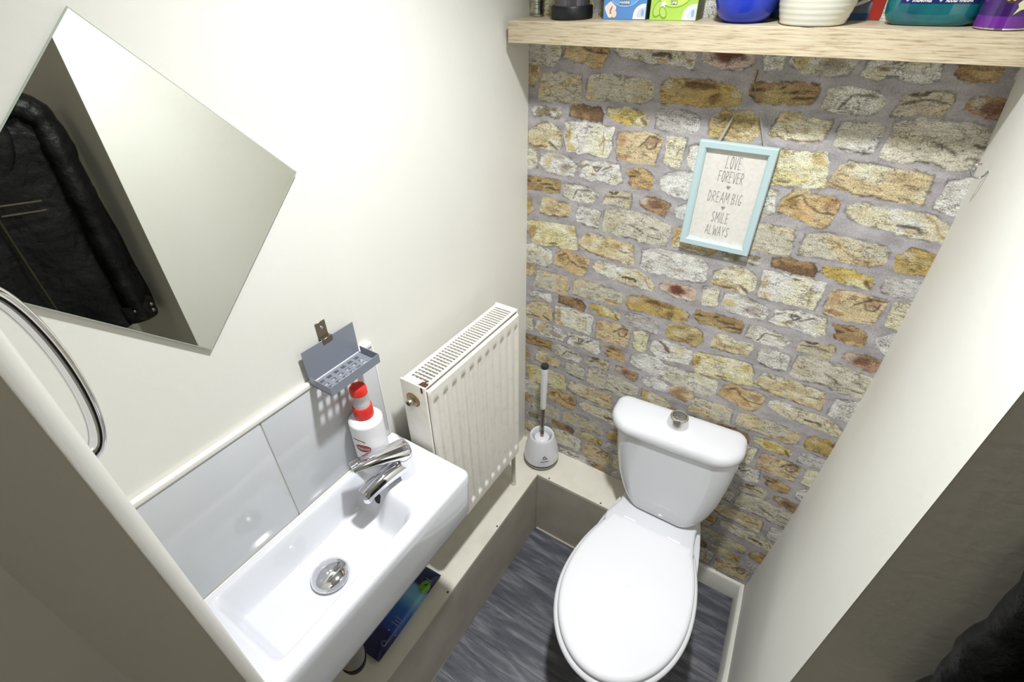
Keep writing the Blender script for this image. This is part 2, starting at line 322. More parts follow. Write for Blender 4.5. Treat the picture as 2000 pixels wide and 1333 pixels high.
def wallpaper_wall():
    X0, X1, Z0, Z1, D = -0.004, 0.955, 0.0, 2.40, 0.0030
    xs = np.arange(X0, X1, D); zs = np.concatenate([np.arange(Z0, 1.86, D), [Z1]])
    gx, gz = np.meshgrid(xs, zs); sh = gx.shape; N = gx.size
    X = gx.ravel(); Z = gz.ravel()
    wx = X+(fbm(X*45, Z*45, 11)-0.5)*0.010; wz = Z+(fbm(X*45, Z*45, 47)-0.5)*0.010
    sd = np.full(N, -0.05); col = np.tile(np.array(lin((190, 180, 165))[:3]), (N, 1)); spk = np.zeros(N)
    blot = fbm(X*26, Z*40, 5, 5); blot2 = fbm(X*60, Z*80, 91, 4); streak = fbm(wx*75+wz*20, wz*150, 133, 4)
    for si, (P, (c1, c2, mx, sp), acc) in enumerate(STONES):
        P = np.array(P)/1000.0
        for i in range(-1, 3):
            for j in range(-5, 6):
                off = np.array([0.543*i, -0.270*i+0.5405*j]); Q = P+off
                lo = Q.min(0)-0.02; hi = Q.max(0)+0.02
                if hi[0] < X0 or lo[0] > X1 or hi[1] < 0 or lo[1] > 1.86: continue
                k = np.where((X > lo[0]) & (X < hi[0]) & (Z > lo[1]) & (Z < hi[1]))[0]
                if len(k) == 0: continue
                px = wx[k]; pz = wz[k]; d = np.full(len(k), 1e9); ins = np.zeros(len(k), bool)
                for a in range(len(Q)):
                    ax, az = Q[a-1]; bx, bz = Q[a]; ex, ez = bx-ax, bz-az
                    t = np.clip(((px-ax)*ex+(pz-az)*ez)/(ex*ex+ez*ez+1e-12), 0, 1)
                    d = np.minimum(d, np.hypot(px-ax-t*ex, pz-az-t*ez))
                    cr = ((az > pz) != (bz > pz)) & (px < ex*(pz-az)/(ez+1e-12)+ax)
                    ins ^= cr
                s = np.where(ins, d, -d)
                b = np.clip((blot[k]-(0.62-0.25*mx))*6+0.3, 0, 1)[:, None]
                c = (np.array(soft(c1))*(1-b)+np.array(soft(c2))*b)*(0.72+0.56*streak[k])[:, None]
                for A in acc:
                    if A[0] == 'e':
                        _, ex, ez, rx, rz, cc, st = A
                        q = ((X[k]-off[0]-ex/1000)/(rx/1000))**2+((Z[k]-off[1]-ez/1000)/(rz/1000))**2
                        f = st*np.clip(1.25-q+(blot2[k]-0.5)*2.2, 0, 1)
                    else:
                        _, pl, wdt, cc = A; dd = np.full(len(k), 1e9)
                        for a in range(len(pl)-1):
                            ax, az = pl[a][0]/1000+off[0], pl[a][1]/1000+off[1]; ex, ez = (pl[a+1][0]-pl[a][0])/1000, (pl[a+1][1]-pl[a][1])/1000
                            t = np.clip(((px-ax)*ex+(pz-az)*ez)/(ex*ex+ez*ez+1e-12), 0, 1)
                            dd = np.minimum(dd, np.hypot(px-ax-t*ex, pz-az-t*ez)*(0.7+0.6*np.abs(t-0.5)*2))
                        f = 0.85*np.clip((wdt/1000*1.25-dd)/0.0022+0.3, 0, 1)
                    c = c*(1-f[:, None])+np.array(soft(cc))*f[:, None]
                up_ = s > sd[k]
                kk = k[up_]; sd[kk] = s[up_]; col[kk] = c[up_]; spk[kk] = sp
    nx, nz = sh[1], sh[0]
    idx = np.arange(N).reshape(sh)
    q = np.stack([idx[:-1, :-1], idx[:-1, 1:], idx[1:, 1:], idx[1:, :-1]], -1).reshape(-1, 4)
    me = bpy.data.meshes.new('wall_back')
    me.vertices.add(N); me.vertices.foreach_set('co', np.stack([X, np.zeros(N), Z], 1).astype(np.float32).ravel())
    me.loops.add(q.size); me.loops.foreach_set('vertex_index', q.astype(np.int32).ravel())
    me.polygons.add(len(q)); me.polygons.foreach_set('loop_start', np.arange(0, q.size, 4, dtype=np.int32)); me.polygons.foreach_set('loop_total', np.full(len(q), 4, np.int32))
    me.update(calc_edges=True); me.validate()
    a = me.attributes.new('stone_edge', 'FLOAT', 'POINT'); a.data.foreach_set('value', sd.astype(np.float32))
    a = me.attributes.new('stone_speck', 'FLOAT', 'POINT'); a.data.foreach_set('value', spk.astype(np.float32))
    a = me.attributes.new('stone_colour', 'FLOAT_COLOR', 'POINT'); a.data.foreach_set('color', np.concatenate([col, np.ones((N, 1))], 1).astype(np.float32).ravel())
    me.materials.append(wallpaper_material())
    o = bpy.data.objects.new('wall_back', me); C.objects.link(o); o['kind'] = 'structure'

wallpaper_wall()

# ------------------------------------------------------------------ floor
def floor_material():
    m = bpy.data.materials.new('grey wood vinyl'); m.use_nodes = True
    n = m.node_tree.nodes; l = m.node_tree.links; b = n['Principled BSDF']; b.inputs['Roughness'].default_value = 0.42
    tc = n.new('ShaderNodeTexCoord')
    br = n.new('ShaderNodeTexBrick'); br.inputs['Scale'].default_value = 1.0; br.inputs['Brick Width'].default_value = 0.92; br.inputs['Row Height'].default_value = 0.152
    br.inputs['Mortar Size'].default_value = 0.0012; br.offset = 0.37
    br.inputs['Color1'].default_value = (0.75, 0.75, 0.75, 1); br.inputs['Color2'].default_value = (1.25, 1.25, 1.25, 1); br.inputs['Mortar'].default_value = (0.35, 0.35, 0.35, 1)
    l.new(tc.outputs['Object'], br.inputs['Vector'])
    def ns(scale, sc, det=8, dist=0.0):
        mp = n.new('ShaderNodeMapping'); mp.inputs['Scale'].default_value = sc; l.new(tc.outputs['Object'], mp.inputs[0])
        t = n.new('ShaderNodeTexNoise'); t.inputs['Scale'].default_value = scale; t.inputs['Detail'].default_value = det; t.inputs['Distortion'].default_value = dist; t.inputs['Roughness'].default_value = 0.65
        l.new(mp.outputs[0], t.inputs['Vector']); return t
    t1 = ns(5, (1, 7, 1), 9, 0.5); r1 = n.new('ShaderNodeValToRGB'); e = r1.color_ramp.elements
    e[0].position = 0.36; e[0].color = lin((66, 68, 76)); e[1].position = 0.66; e[1].color = lin((128, 127, 132)); k = e.new(0.5); k.color = lin((88, 89, 96)); l.new(t1.outputs['Fac'], r1.inputs[0])
    t2 = ns(14, (1, 26, 1), 8, 0.9); r2 = n.new('ShaderNodeValToRGB'); r2.color_ramp.elements[0].position = 0.32; r2.color_ramp.elements[0].color = (0.70, 0.70, 0.72, 1); r2.color_ramp.elements[1].position = 0.68; r2.color_ramp.elements[1].color = (1.22, 1.22, 1.22, 1); l.new(t2.outputs['Fac'], r2.inputs[0])
    a = n.new('ShaderNodeMix'); a.data_type = 'RGBA'; a.blend_type = 'MULTIPLY'; a.inputs[0].default_value = 1; l.new(r1.outputs[0], a.inputs[6]); l.new(r2.outputs[0], a.inputs[7])
    c = n.new('ShaderNodeMix'); c.data_type = 'RGBA'; c.blend_type = 'MULTIPLY'; c.inputs[0].default_value = 0.8; l.new(a.outputs[2], c.inputs[6]); l.new(br.outputs['Color'], c.inputs[7])
    l.new(c.outputs[2], b.inputs['Base Color'])
    bp = n.new('ShaderNodeBump'); bp.inputs['Strength'].default_value = 0.15; bp.inputs['Distance'].default_value = 0.001; l.new(t2.outputs['Fac'], bp.inputs['Height']); l.new(bp.outputs[0], b.inputs['Normal'])
    return m
bm = bmesh.new(); box(bm, (-0.02, -2.02, -0.03), (1.42, 0.02, 0.0)); struct('floor', bm, floor_material())

# ------------------------------------------------------------------ walls and ceiling
ROOM_H = 2.40
bm = bmesh.new(); box(bm, (-0.06, -2.02, 0), (0.0, 0.02, ROOM_H)); struct('wall_left', bm, M['wall'])
YR = -0.633
def wall_x(z):                        # the right-hand plaster is bowed
    return float(np.interp(z, [0, 0.088, 0.4, 0.683, 1.043, 1.435, 1.698, 2.4], [0.906, 0.912, 0.931, 0.942, 0.947, 0.938, 0.918, 0.900]))
bm = bmesh.new()
zs = [0.0, 0.05]+[0.1+i*0.05 for i in range(47)]
ya = 0.015
cols = []
for i, y in enumerate(np.linspace(YR, ya, 14)):
    t = (y-YR)/(0-YR); w = ss(0.25, 1.0, t)
    cols.append([(0.93*(1-w)+wall_x(z)*w, float(y), z) for z in zs])
loft(bm, cols, False, False, closed=False)
struct('wall_right', bm, M['wall'], True)
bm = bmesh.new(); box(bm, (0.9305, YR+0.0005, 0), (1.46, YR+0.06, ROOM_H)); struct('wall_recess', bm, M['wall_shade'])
bm = bmesh.new(); box(bm, (1.40, -2.02, 0), (1.46, YR+0.0004, ROOM_H)); struct('wall_hall_right', bm, M['hall'])
bm = bmesh.new(); box(bm, (-0.06, -2.08, 0), (1.46, -2.02, ROOM_H)); struct('wall_hall_front', bm, M['hall'])
bm = bmesh.new(); box(bm, (-0.06, -2.08, ROOM_H), (1.46, 0.06, ROOM_H+0.05)); struct('ceiling', bm, M['ceil'])

# skirting boards (rounded top) and pipe boxing
def skirt(name, path, depth, h, m):
    prof = [(0, 0), (depth, 0), (depth, h-0.012), (depth*0.75, h-0.004), (depth*0.35, h), (0, h)]
    bm = bmesh.new(); rings = []
    for (p, nrm) in path: rings.append([(p[0]+nrm[0]*a, p[1]+nrm[1]*a, z) for a, z in prof])
    loft(bm, rings, True, True); struct(name, bm, m, True, 30)
skirt('baseboard_back', [((0.469, 0), (0, -1)), ((0.909, 0), (-0.75, -0.8))], 0.014, 0.092, M['gloss'])
skirt('baseboard_right', [((0.909, -0.001), (-0.9, -0.6)), ((0.926, -0.30), (-1, 0)), ((0.930, YR+0.002), (-1, 0))], 0.017, 0.095, M['gloss'])
BX, BY, BH = 0.1405, -0.1393, 0.3331
bm = bmesh.new()
box(bm, (0.0, -1.29, BH-0.012), (BX, 0.0, BH), mi=0); box(bm, (BX, BY, BH-0.012), (0.468, 0.0, BH), mi=0)
struct('trim_1', bm, M['boxing'])
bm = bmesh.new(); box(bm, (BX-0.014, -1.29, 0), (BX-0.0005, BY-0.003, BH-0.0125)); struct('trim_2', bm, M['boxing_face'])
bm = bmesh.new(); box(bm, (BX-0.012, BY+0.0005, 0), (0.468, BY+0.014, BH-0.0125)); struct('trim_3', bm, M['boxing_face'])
bm = bmesh.new()
for (x, y) in [(0.187, -0.132), (0.392, -0.131), (0.132, -0.664), (0.134, -0.40)]: lathe(bm, [(0.0032, 0), (0.0026, 0.0006), (0.0006, 0.0002)], (x, y, BH), 12)
so = obj('screw_heads', bm, M['screw']); so['kind'] = 'structure'; so.name = 'trim_4'
bm = bmesh.new(); tube(bm, [(0.1325, BY-0.02, 0.003), (0.1375, BY-0.7, 0.003)], 0.004, 8); tube(bm, [(0.146, BY-0.002, 0.003), (0.41, BY-0.002, 0.003)], 0.004, 8); struct('trim_5', bm, mat('sealant', (190, 184, 168), 0.5), True)

# ------------------------------------------------------------------ lamps (the room's ceiling light and an added hall fill)
def ceiling_lamp(label, at, r, strength, colour, glow=1.0):
    t = thing('ceiling_lamp', label, 'lamp', (at[0], at[1], ROOM_H))
    bm = bmesh.new(); lathe(bm, [(r+0.012, 0), (r+0.012, -0.03), (r+0.006, -0.035), (r, -0.035)], (at[0], at[1], ROOM_H), 48, True, False); obj('lamp_base', bm, M['wplastic'], t)
    bm = bmesh.new(); lathe(bm, [(r, -0.034), (r*0.97, -0.045), (r*0.8, -0.056), (r*0.4, -0.063), (0.004, -0.065)], (at[0], at[1], ROOM_H), 48, False, True)
    obj('diffuser', bm, mat('lit diffuser', (255, 255, 255), 0.4, emit=(colour, strength)), t)
ceiling_lamp('round white ceiling lamp lit above the little room', LAMP_AT, 0.050, 3.0, (244, 249, 255))
la = bpy.data.lights.new('downlight_beam', 'AREA'); la.shape = 'DISK'; la.size = 0.085; la.energy = LAMP_STRENGTH; la.color = (0.955, 0.978, 1.0); la.spread = math.radians(116)
lo = bpy.data.objects.new('downlight_beam', la); C.objects.link(lo); lo.location = (LAMP_AT[0], LAMP_AT[1], LAMP_AT[2])
ceiling_lamp('added round fill lamp in the unseen hall behind the open door', (0.75, -1.62, 2.3), 0.10, HALL_FILL_STRENGTH, (255, 246, 232))  # added lamp out of view, brightens the recess

# ------------------------------------------------------------------ toilet
def egg(ox, oy, a, v0, L, vm, w, wr, off=0.0, n=96):
    pts = []
    vv = np.concatenate([np.linspace(v0, vm, 20)[:-1], vm+(L-vm)*np.sin(np.linspace(0, PI/2, 28))])
    def h(v): return w-(w-wr)*((vm-v)/(vm-v0))**2 if v < vm else w*math.sqrt(max(0, 1-((v-vm)/(L-vm))**2))
    half = [(h(v), v) for v in vv]
    loop = [(u, v) for u, v in half]+[(-u, v) for u, v in reversed(half[:-1])]
    m = len(loop); out = []
    for i in range(m):
        p, q = loop[i-1], loop[(i+1) % m]; tx, ty = q[0]-p[0], q[1]-p[1]; s = math.hypot(tx, ty) or 1
        nx, ny = ty/s, -tx/s
        u, v = loop[i][0]+nx*off, loop[i][1]+ny*off
        out.append((ox+u*math.cos(a)+v*math.sin(a), oy+u*math.sin(a)-v*math.cos(a)))
    return out
TO = (0.5875, -0.207, 0.0225)
wc = thing('toilet', 'white close-coupled toilet with its lid closed against the stone wallpaper', 'toilet', (0.59, -0.35, 0))
bm = bmesh.new(); rings = []
for z, v0, L, vm, w, wr in [(0.001, -0.10, 0.30, 0.10, 0.105, 0.085), (0.02, -0.10, 0.30, 0.10, 0.105, 0.085), (0.06, -0.10, 0.29, 0.10, 0.095, 0.08), (0.15, -0.12, 0.31, 0.11, 0.098, 0.085),
                            (0.23, -0.15, 0.36, 0.15, 0.122, 0.095), (0.30, -0.165, 0.41, 0.19, 0.15, 0.105), (0.36, -0.17, 0.445, 0.21, 0.165, 0.112), (0.39, -0.17, 0.458, 0.215, 0.171, 0.115), (0.400, -0.168, 0.458, 0.215, 0.170, 0.114), (0.404, -0.163, 0.452, 0.215, 0.164, 0.109)]:
    rings.append([(x, y, z) for x, y in egg(*TO, v0, L, vm, w, wr)])
loft(bm, rings); obj('pan', bm, M['ceramic'], wc)
bm = bmesh.new()   # raised rear shelf of the pan carrying the cistern
rings = []
def shelf_outline(i):
    key = [(0.470+i, -0.03-i), (0.465+i, -0.10), (0.462+i, -0.155), (0.450+i, -0.195), (0.442+i, -0.225), (0.445+i, -0.25), (0.52, -0.255), (0.65, -0.255), (0.725-i, -0.25), (0.724-i, -0.225), (0.716-i, -0.195), (0.710-i, -0.155), (0.708-i, -0.10), (0.705-i, -0.03-i)]
    return key
for z, i in [(0.36, 0.012), (0.40, 0.0), (0.431, 0.0), (0.437, 0.003), (0.440, 0.009)]:
    rings.append([(x, y, z) for x, y in shelf_outline(i)])
loft(bm, rings); obj('pan_shelf', bm, M['ceramic'], wc)
def lid_like(z0, z1, off, L, dome, mtl, name):
    bm = bmesh.new(); rings = []; h = z1-z0
    E = lambda o: egg(*TO, 0.0, L, 0.225, 0.1758, 0.1237, o)
    for o, z in [(off-0.006, z0), (off-0.001, z0+h*0.12), (off, z0+h*0.35), (off-0.0015, z0+h*0.62), (off-0.006, z0+h*0.86), (off-0.014, z0+h*0.97), (off-0.03, z1)]:
        rings.append([(x, y, z) for x, y in E(o)])
    cx, cy = TO[0]+0.005, TO[1]-0.225
    base = E(off-0.03)
    for k in (0.75, 0.5, 0.25, 0.05):
        rings.append([(cx+(x-cx)*k, cy+(y-cy)*k, z1+dome*(1-k*k)) for x, y in base])
    loft(bm, rings); return obj(name, bm, mtl, wc, True, 60)
lid_like(0.404, 0.422, 0.011, 0.4658, 0.0, M['plastic'], 'seat')
lid_like(0.4225, 0.442, 0.0, 0.4658, 0.002, M['plastic'], 'lid')
for s in (-1, 1):
    bm = bmesh.new(); tube(bm, [(0.5875+s*0.07-0.02, -0.211, 0.436), (0.5875+s*0.07+0.02, -0.211, 0.436)], 0.006, 12); obj('hinge', bm, M['plastic'], wc)
def rot2(pts, c, a): return [(c[0]+(x-c[0])*math.cos(a)-(y-c[1])*math.sin(a), c[1]+(x-c[0])*math.sin(a)+(y-c[1])*math.cos(a)) for x, y in pts]
bm = bmesh.new(); rings = []
for z, cx, hw, yf, an in [(0.4405, 0.588, 0.106, -0.158, 0), (0.444, 0.588, 0.114, -0.166, 0), (0.452, 0.588, 0.120, -0.171, 0), (0.475, 0.587, 0.131, -0.173, 0.3), (0.51, 0.585, 0.144, -0.173, 0.8), (0.56, 0.582, 0.157, -0.172, 1.5), (0.62, 0.579, 0.166, -0.170, 2.2), (0.68, 0.577, 0.172, -0.168, 2.8), (0.744, 0.575, 0.175, -0.166, 3.3)]:
    p = rrect(cx-hw, cx+hw, yf, -0.028, (0.055, 0.055, 0.02, 0.02), 10)
    q = []
    for x, y in p:                     # gently bowed front
        t = (x-cx)/hw; q.append((x, y+(0.012*(t*t) if y < -0.1 else 0)))
    rings.append([(x, y, z) for x, y in rot2(q, (cx, -0.09), math.radians(an))])
loft(bm, rings); obj('cistern', bm, M['ceramic'], wc, True, 50)
bm = bmesh.new(); rings = []
for z, i in [(0.742, 0.012), (0.744, 0.004), (0.749, 0.0), (0.762, 0.0), (0.772, 0.004), (0.778, 0.012), (0.781, 0.026), (0.7825, 0.05)]:
    p = rrect(0.377+i, 0.757-i, -0.176+i, -0.026-i*0.6, (0.07-min(i, 0.03), 0.07-min(i, 0.03), 0.035-min(i, 0.02), 0.035-min(i, 0.02)), 10)
    q = [(x, y+(0.016*((x-0.567)/0.19)**2 if y < -0.1 else 0)) for x, y in p]
    rings.append([(x, y, z) for x, y in rot2(q, (0.567, -0.09), math.radians(3.5))])
loft(bm, rings); obj('cistern_lid', bm, M['ceramic'], wc, True, 50)
bm = bmesh.new(); lathe(bm, [(0.031, 0), (0.0305, 0.004), (0.0285, 0.012), (0.026, 0.026), (0.0245, 0.031), (0.022, 0.033), (0.0195, 0.0325), (0.019, 0.030)], (0.566, -0.088, 0.782), 40, True, False)
fb = obj('flush_button', bm, M['steel'] if 0 else mat('satin chrome', (222, 220, 218), 0.24, 1.0), wc)
bm = bmesh.new(); lathe(bm, [(0.019, 0.029), (0.018, 0.0315), (0.010, 0.033), (0.001, 0.0333)], (0.566, -0.088, 0.782), 40, True, True)
obj('button_cap', bm, mat('chrome button', (170, 168, 172), 0.1, 1.0), fb)
bm = bmesh.new(); box(bm, (0.740, -0.100, 0.700), (0.751, -0.086, 0.720), 0.003); obj('side_plug', bm, M['wplastic'], wc)

# ------------------------------------------------------------------ basin on the left wall
ba = thing('wash_basin', 'small white rectangular wash basin on the left wall below the tiles', 'sink', (0.12, -0.9, 0.93))
SX0, SX1, SY0, SY1, SZ = 0.010, 0.240, -1.155, -0.637, 0.930
def basin_z(x, y):
    far = -0.772+0.022*(1-ss(0.085, 0.135, x))
    w = ss(0.022, 0.046, x)*(1-ss(0.176, 0.209, x))*ss(-1.117, -1.090, y)*(1-ss(far-0.055, far, y))
    z = SZ-0.074*w
    if w > 0.98: z -= 0.006*(1-min(1, math.hypot(x-0.118, y+0.95)/0.13))
    return z
def rr_sdf(x, y, r):
    cx, cy = (SX0-0.05+SX1)/2, (SY0+SY1)/2; qx = abs(x-cx)-((SX1-SX0+0.05)/2-r); qy = abs(y-cy)-((SY1-SY0)/2-r)
    return math.hypot(max(qx, 0), max(qy, 0))+min(max(qx, qy), 0)-r
bm = bmesh.new(); nx, ny = 78, 150; RC = 0.018
G = []
for j in range(ny+1):
    row = []
    for i in range(nx+1):
        x = SX0+(SX1-SX0)*i/nx; y = SY0+(SY1-SY0)*j/ny
        d = rr_sdf(x, y, RC)
        if d > 0:
            cx = min(x, SX1-RC); cy = min(max(y, SY0+RC), SY1-RC); v = Vector((x-cx, y-cy)).normalized()*RC; x, y = cx+v.x, cy+v.y; d = 0
        e = max(0, 0.010+d); z = basin_z(x, y)-(0.010-math.sqrt(max(0, 0.0001-e*e)))
        row.append(bm.verts.new((x, y, z)))
    G.append(row)
for j in range(ny):
    for i in range(nx): bm.faces.new([G[j][i], G[j][i+1], G[j+1][i+1], G[j+1][i]])
loop = G[0][:]+[G[j][nx] for j in range(1, ny+1)]+[G[ny][i] for i in range(nx-1, -1, -1)]+[G[j][0] for j in range(ny-1, 0, -1)]
prev = loop; cx, cy = (SX0+SX1)/2, (SY0+SY1)/2
for z, i in [(0.90, 0.0), (0.84, 0.001), (0.80, 0.003), (0.785, 0.006), (0.774, 0.013), (0.768, 0.026), (0.766, 0.05)]:
    ring = [bm.verts.new((max(SX0, cx+(v.co.x-cx)*(1-i/0.115)) if v.co.x > cx else SX0+max(0, (v.co.x-SX0)), cy+(v.co.y-cy)*(1-i/0.259), z)) for v in loop]
    for k in range(len(loop)):
        kk = (k+1) % len(loop); bm.faces.new([prev[k], ring[k], ring[kk], prev[kk]])
    prev = ring
bm.faces.new(prev)
bmesh.ops.remove_doubles(bm, verts=bm.verts[:], dist=1e-6)
obj('basin', bm, M['ceramic'], ba, True, 70)
bm = bmesh.new(); lathe(bm, [(0.020, -0.002), (0.020, 0.004), (0.0365, 0.0045), (0.0375, 0.0065), (0.036, 0.0105), (0.028, 0.0165), (0.016, 0.0205), (0.002, 0.022)], (0.118, -0.950, 0.8525), 48); obj('waste_cover', bm, M['chrome'], ba)
bm = bmesh.new(); lathe(bm, [(0.0105, 0), (0.0102, 0.0012), (0.002, 0.0006)], (0, 0, 0), 28)
Mx = Matrix.Translation((0.089, -0.7815, 0.888)) @ Matrix.Rotation(math.radians(60), 4, 'X')
bmesh.ops.transform(bm, matrix=Mx, verts=bm.verts[:]); obj('overflow_hole', bm, M['black'], ba)
bm = bmesh.new(); lathe(bm, [(0.017, -0.10), (0.017, 0.0)], (0.118, -0.95, 0.768), 24); lathe(bm, [(0.026, -0.185), (0.029, -0.165), (0.029, -0.11), (0.022, -0.09)], (0.143, -0.985, 0.768), 28); tube(bm, spline([(0.118, -0.95, 0.69), (0.07, -0.95, 0.692), (0.015, -0.95, 0.695), (0.001, -0.95, 0.695)]), 0.017, 14)
bt = obj('bottle_trap', bm, mat('grey trap plastic', (150, 146, 138), 0.4), ba)
bm = bmesh.new(); lathe(bm, [(0.016, -0.212), (0.025, -0.206), (0.028, -0.192), (0.028, -0.1845)], (0.143, -0.985, 0.768), 28); obj('trap_shaded_end', bm, M['black'], bt)  # black end paints in the shadow on the trap's lower side

# mixer tap on the basin deck
tp = thing('mixer_tap', 'chrome single-lever mixer tap on the far end of the wash basin', 'tap', (0.106, -0.714, SZ))
bx, by = 0.114, -0.714
bm = bmesh.new(); lathe(bm, [(0.0265, 0.0), (0.0270, 0.002), (0.0255, 0.008), (0.0235, 0.03), (0.0225, 0.050), (0.0225, 0.054)], (bx, by, SZ), 40); obj('tap_body', bm, M['chrome'], tp)
bm = bmesh.new()
sp = spline([(bx, by+0.006, SZ+0.022), (bx-0.001, by-0.025, SZ+0.031), (bx-0.003, by-0.06, SZ+0.034), (bx-0.006, by-0.095, SZ+0.030), (bx-0.0075, by-0.110, SZ+0.027)], 6)
tube(bm, sp, [(0.0225-0.0050*i/(len(sp)-1), 0.0215-0.0070*i/(len(sp)-1)) for i in range(len(sp))], 20)
lathe(bm, [(0.0095, -0.014), (0.0105, -0.012), (0.0105, 0.0)], (bx-0.007, by-0.103, SZ+0.021), 24)
obj('spout', bm, M['chrome'], tp)
bm = bmesh.new()
lv = spline([(bx+0.004, by+0.016, SZ+0.061), (bx+0.001, by+0.006, SZ+0.066), (bx-0.003, by-0.014, SZ+0.073), (bx-0.013, by-0.046, SZ+0.083), (bx-0.026, by-0.080, SZ+0.089), (bx-0.035, by-0.102, SZ+0.090)], 6)
W_ = []
for i in range(len(lv)):
    t = i/(len(lv)-1); w = 0.0265*(math.sqrt(max(0.02, 1-((0.22-t)/0.22)**2)) if t < 0.22 else (1-0.40*(t-0.22)/0.78)); h = 0.0190*(math.sqrt(max(0.02, 1-((0.22-t)/0.22)**2)) if t < 0.22 else (1-0.66*(t-0.22)/0.78)); W_.append((w, h))
tube(bm, lv, W_, 22)
lathe(bm, [(0.0225, 0.0555), (0.0230, 0.058), (0.021, 0.068), (0.013, 0.074)], (bx, by, SZ), 36)
obj('lever', bm, M['chrome'], tp)

# hand wash bottle
bo = thing('hand_wash_bottle', 'white pump bottle with red collar standing behind the chrome tap', 'bottle', (0.0450, -0.733, SZ))
bc = (0.0450, -0.733, SZ)
bm = bmesh.new(); lathe(bm, [(0.031, 0.0), (0.0345, 0.004), (0.0356, 0.012), (0.0356, 0.141), (0.0353, 0.1435), (0.0340, 0.1455), (0.028, 0.150), (0.0205, 0.153), (0.0185, 0.154), (0.0185, 0.158)], bc, 48)
obj('bottle_body', bm, M['wplastic'], bo, True, 60)
bm = bmesh.new(); lathe(bm, [(0.0200, 0.154), (0.0205, 0.157), (0.0200, 0.180), (0.0190, 0.182)], bc, 40); obj('collar', bm, M['red'], bo)
bm = bmesh.new(); lathe(bm, [(0.0165, 0.182), (0.0165, 0.192), (0.012, 0.194), (0.006, 0.195), (0.006, 0.214)], bc, 32); obj('pump_insert', bm, M['wplastic'], bo)
bm = bmesh.new(); lathe(bm, [(0.0172, 0.1825), (0.0172, 0.214), (0.0160, 0.214), (0.0160, 0.1835)], bc, 36, False, False); obj('clear_guard', bm, M['clear'], bo)
bm = bmesh.new(); lathe(bm, [(0.0172, 0.2145), (0.0172, 0.228), (0.015, 0.232), (0.003, 0.2325)], bc, 36); obj('pump_cap', bm, M['red'], bo)
def wrap(bm, c, r, az, z0, tilt=0.0):
    for v in bm.verts:
        u = v.co.x*math.cos(tilt)-v.co.y*math.sin(tilt); w = v.co.x*math.sin(tilt)+v.co.y*math.cos(tilt)
        a = az+u/r; v.co = (c[0]+r*math.cos(a), c[1]+r*math.sin(a), c[2]+z0+w)
    return bm
def disc(rx, ry, n=36):
    bm = bmesh.new(); poly2d(bm, [(rx*math.cos(2*PI*i/n), ry*math.sin(2*PI*i/n)) for i in range(n)])
    bmesh.ops.triangulate(bm, faces=bm.faces[:]); bmesh.ops.subdivide_edges(bm, edges=bm.edges[:], cuts=2); return bm
AZ = math.radians(-68)
lb = obj('label', wrap(disc(0.0175, 0.0105), bc, 0.03585, AZ, 0.088, -0.15), M['logo_red'], bo)
obj('label_text', wrap(text_mesh('Lifebuoy', 0.0105, 0.85), bc, 0.0360, AZ, 0.088, -0.15), M['print_white'], lb)
bm = bmesh.new(); n = 14
for i in range(n):
    a0, a1 = -0.018+0.03*i/n, -0.018+0.03*(i+1)/n; f = lambda a: 0.010*math.cos(a*60)+0.0
    poly2d(bm, [(a0, f(a0)-0.001), (a1, f(a1)-0.001), (a1, f(a1)+0.0018), (a0, f(a0)+0.0018)])
obj('label_stripe', wrap(bm, bc, 0.03585, AZ-0.15, 0.101, -0.3), M['logo_red'], bo)
bm = bmesh.new()
for k, (w, y) in enumerate([(0.020, -0.020), (0.016, -0.025), (0.022, -0.034), (0.018, -0.039)]): poly2d(bm, [(-w/2, y), (w/2, y), (w/2, y+0.0016), (-w/2, y+0.0016)])
obj('label_lines', wrap(bm, bc, 0.03585, AZ, 0.088, 0), mat('grey print', (150, 150, 156), 0.4), bo)

# ------------------------------------------------------------------ tiles above the basin
ts = thing('tile_splashback', 'row of white glazed splashback tiles with a white edge trim behind the wash basin', 'tiles', (0.0, -0.9, 0.93))
TY = [-0.650, -0.9155, -1.1725, -1.225]
for i in range(3):
    bm = bmesh.new(); box(bm, (0.0015, TY[i+1]+0.0012, 0.9305), (0.0085, TY[i]-0.0012, 1.196), 0.0014); obj('tile', bm, M['tile'], ts)
bm = bmesh.new(); box(bm, (0.0002, TY[-1], 0.9305), (0.0065, TY[0]-0.001, 1.196)); obj('grout', bm, M['grout'], ts)
bm = bmesh.new(); box(bm, (0.0002, TY[-1], 1.1962), (0.0115, TY[0], 1.208), 0.003, 3); obj('edge_trim', bm, M['trim'], ts)
bm = bmesh.new(); box(bm, (0.0002, TY[0]-0.001, 0.9305), (0.0095, TY[0]+0.003, 1.196), 0.0015, 2); obj('edge_trim', bm, M['trim'], ts)

bm = bmesh.new(); tube(bm, [(0.0105, -0.645, 0.9305), (0.0105, -1.157, 0.9305)], 0.0022, 10); obj('sealant_bead', bm, M['trim'], ts)

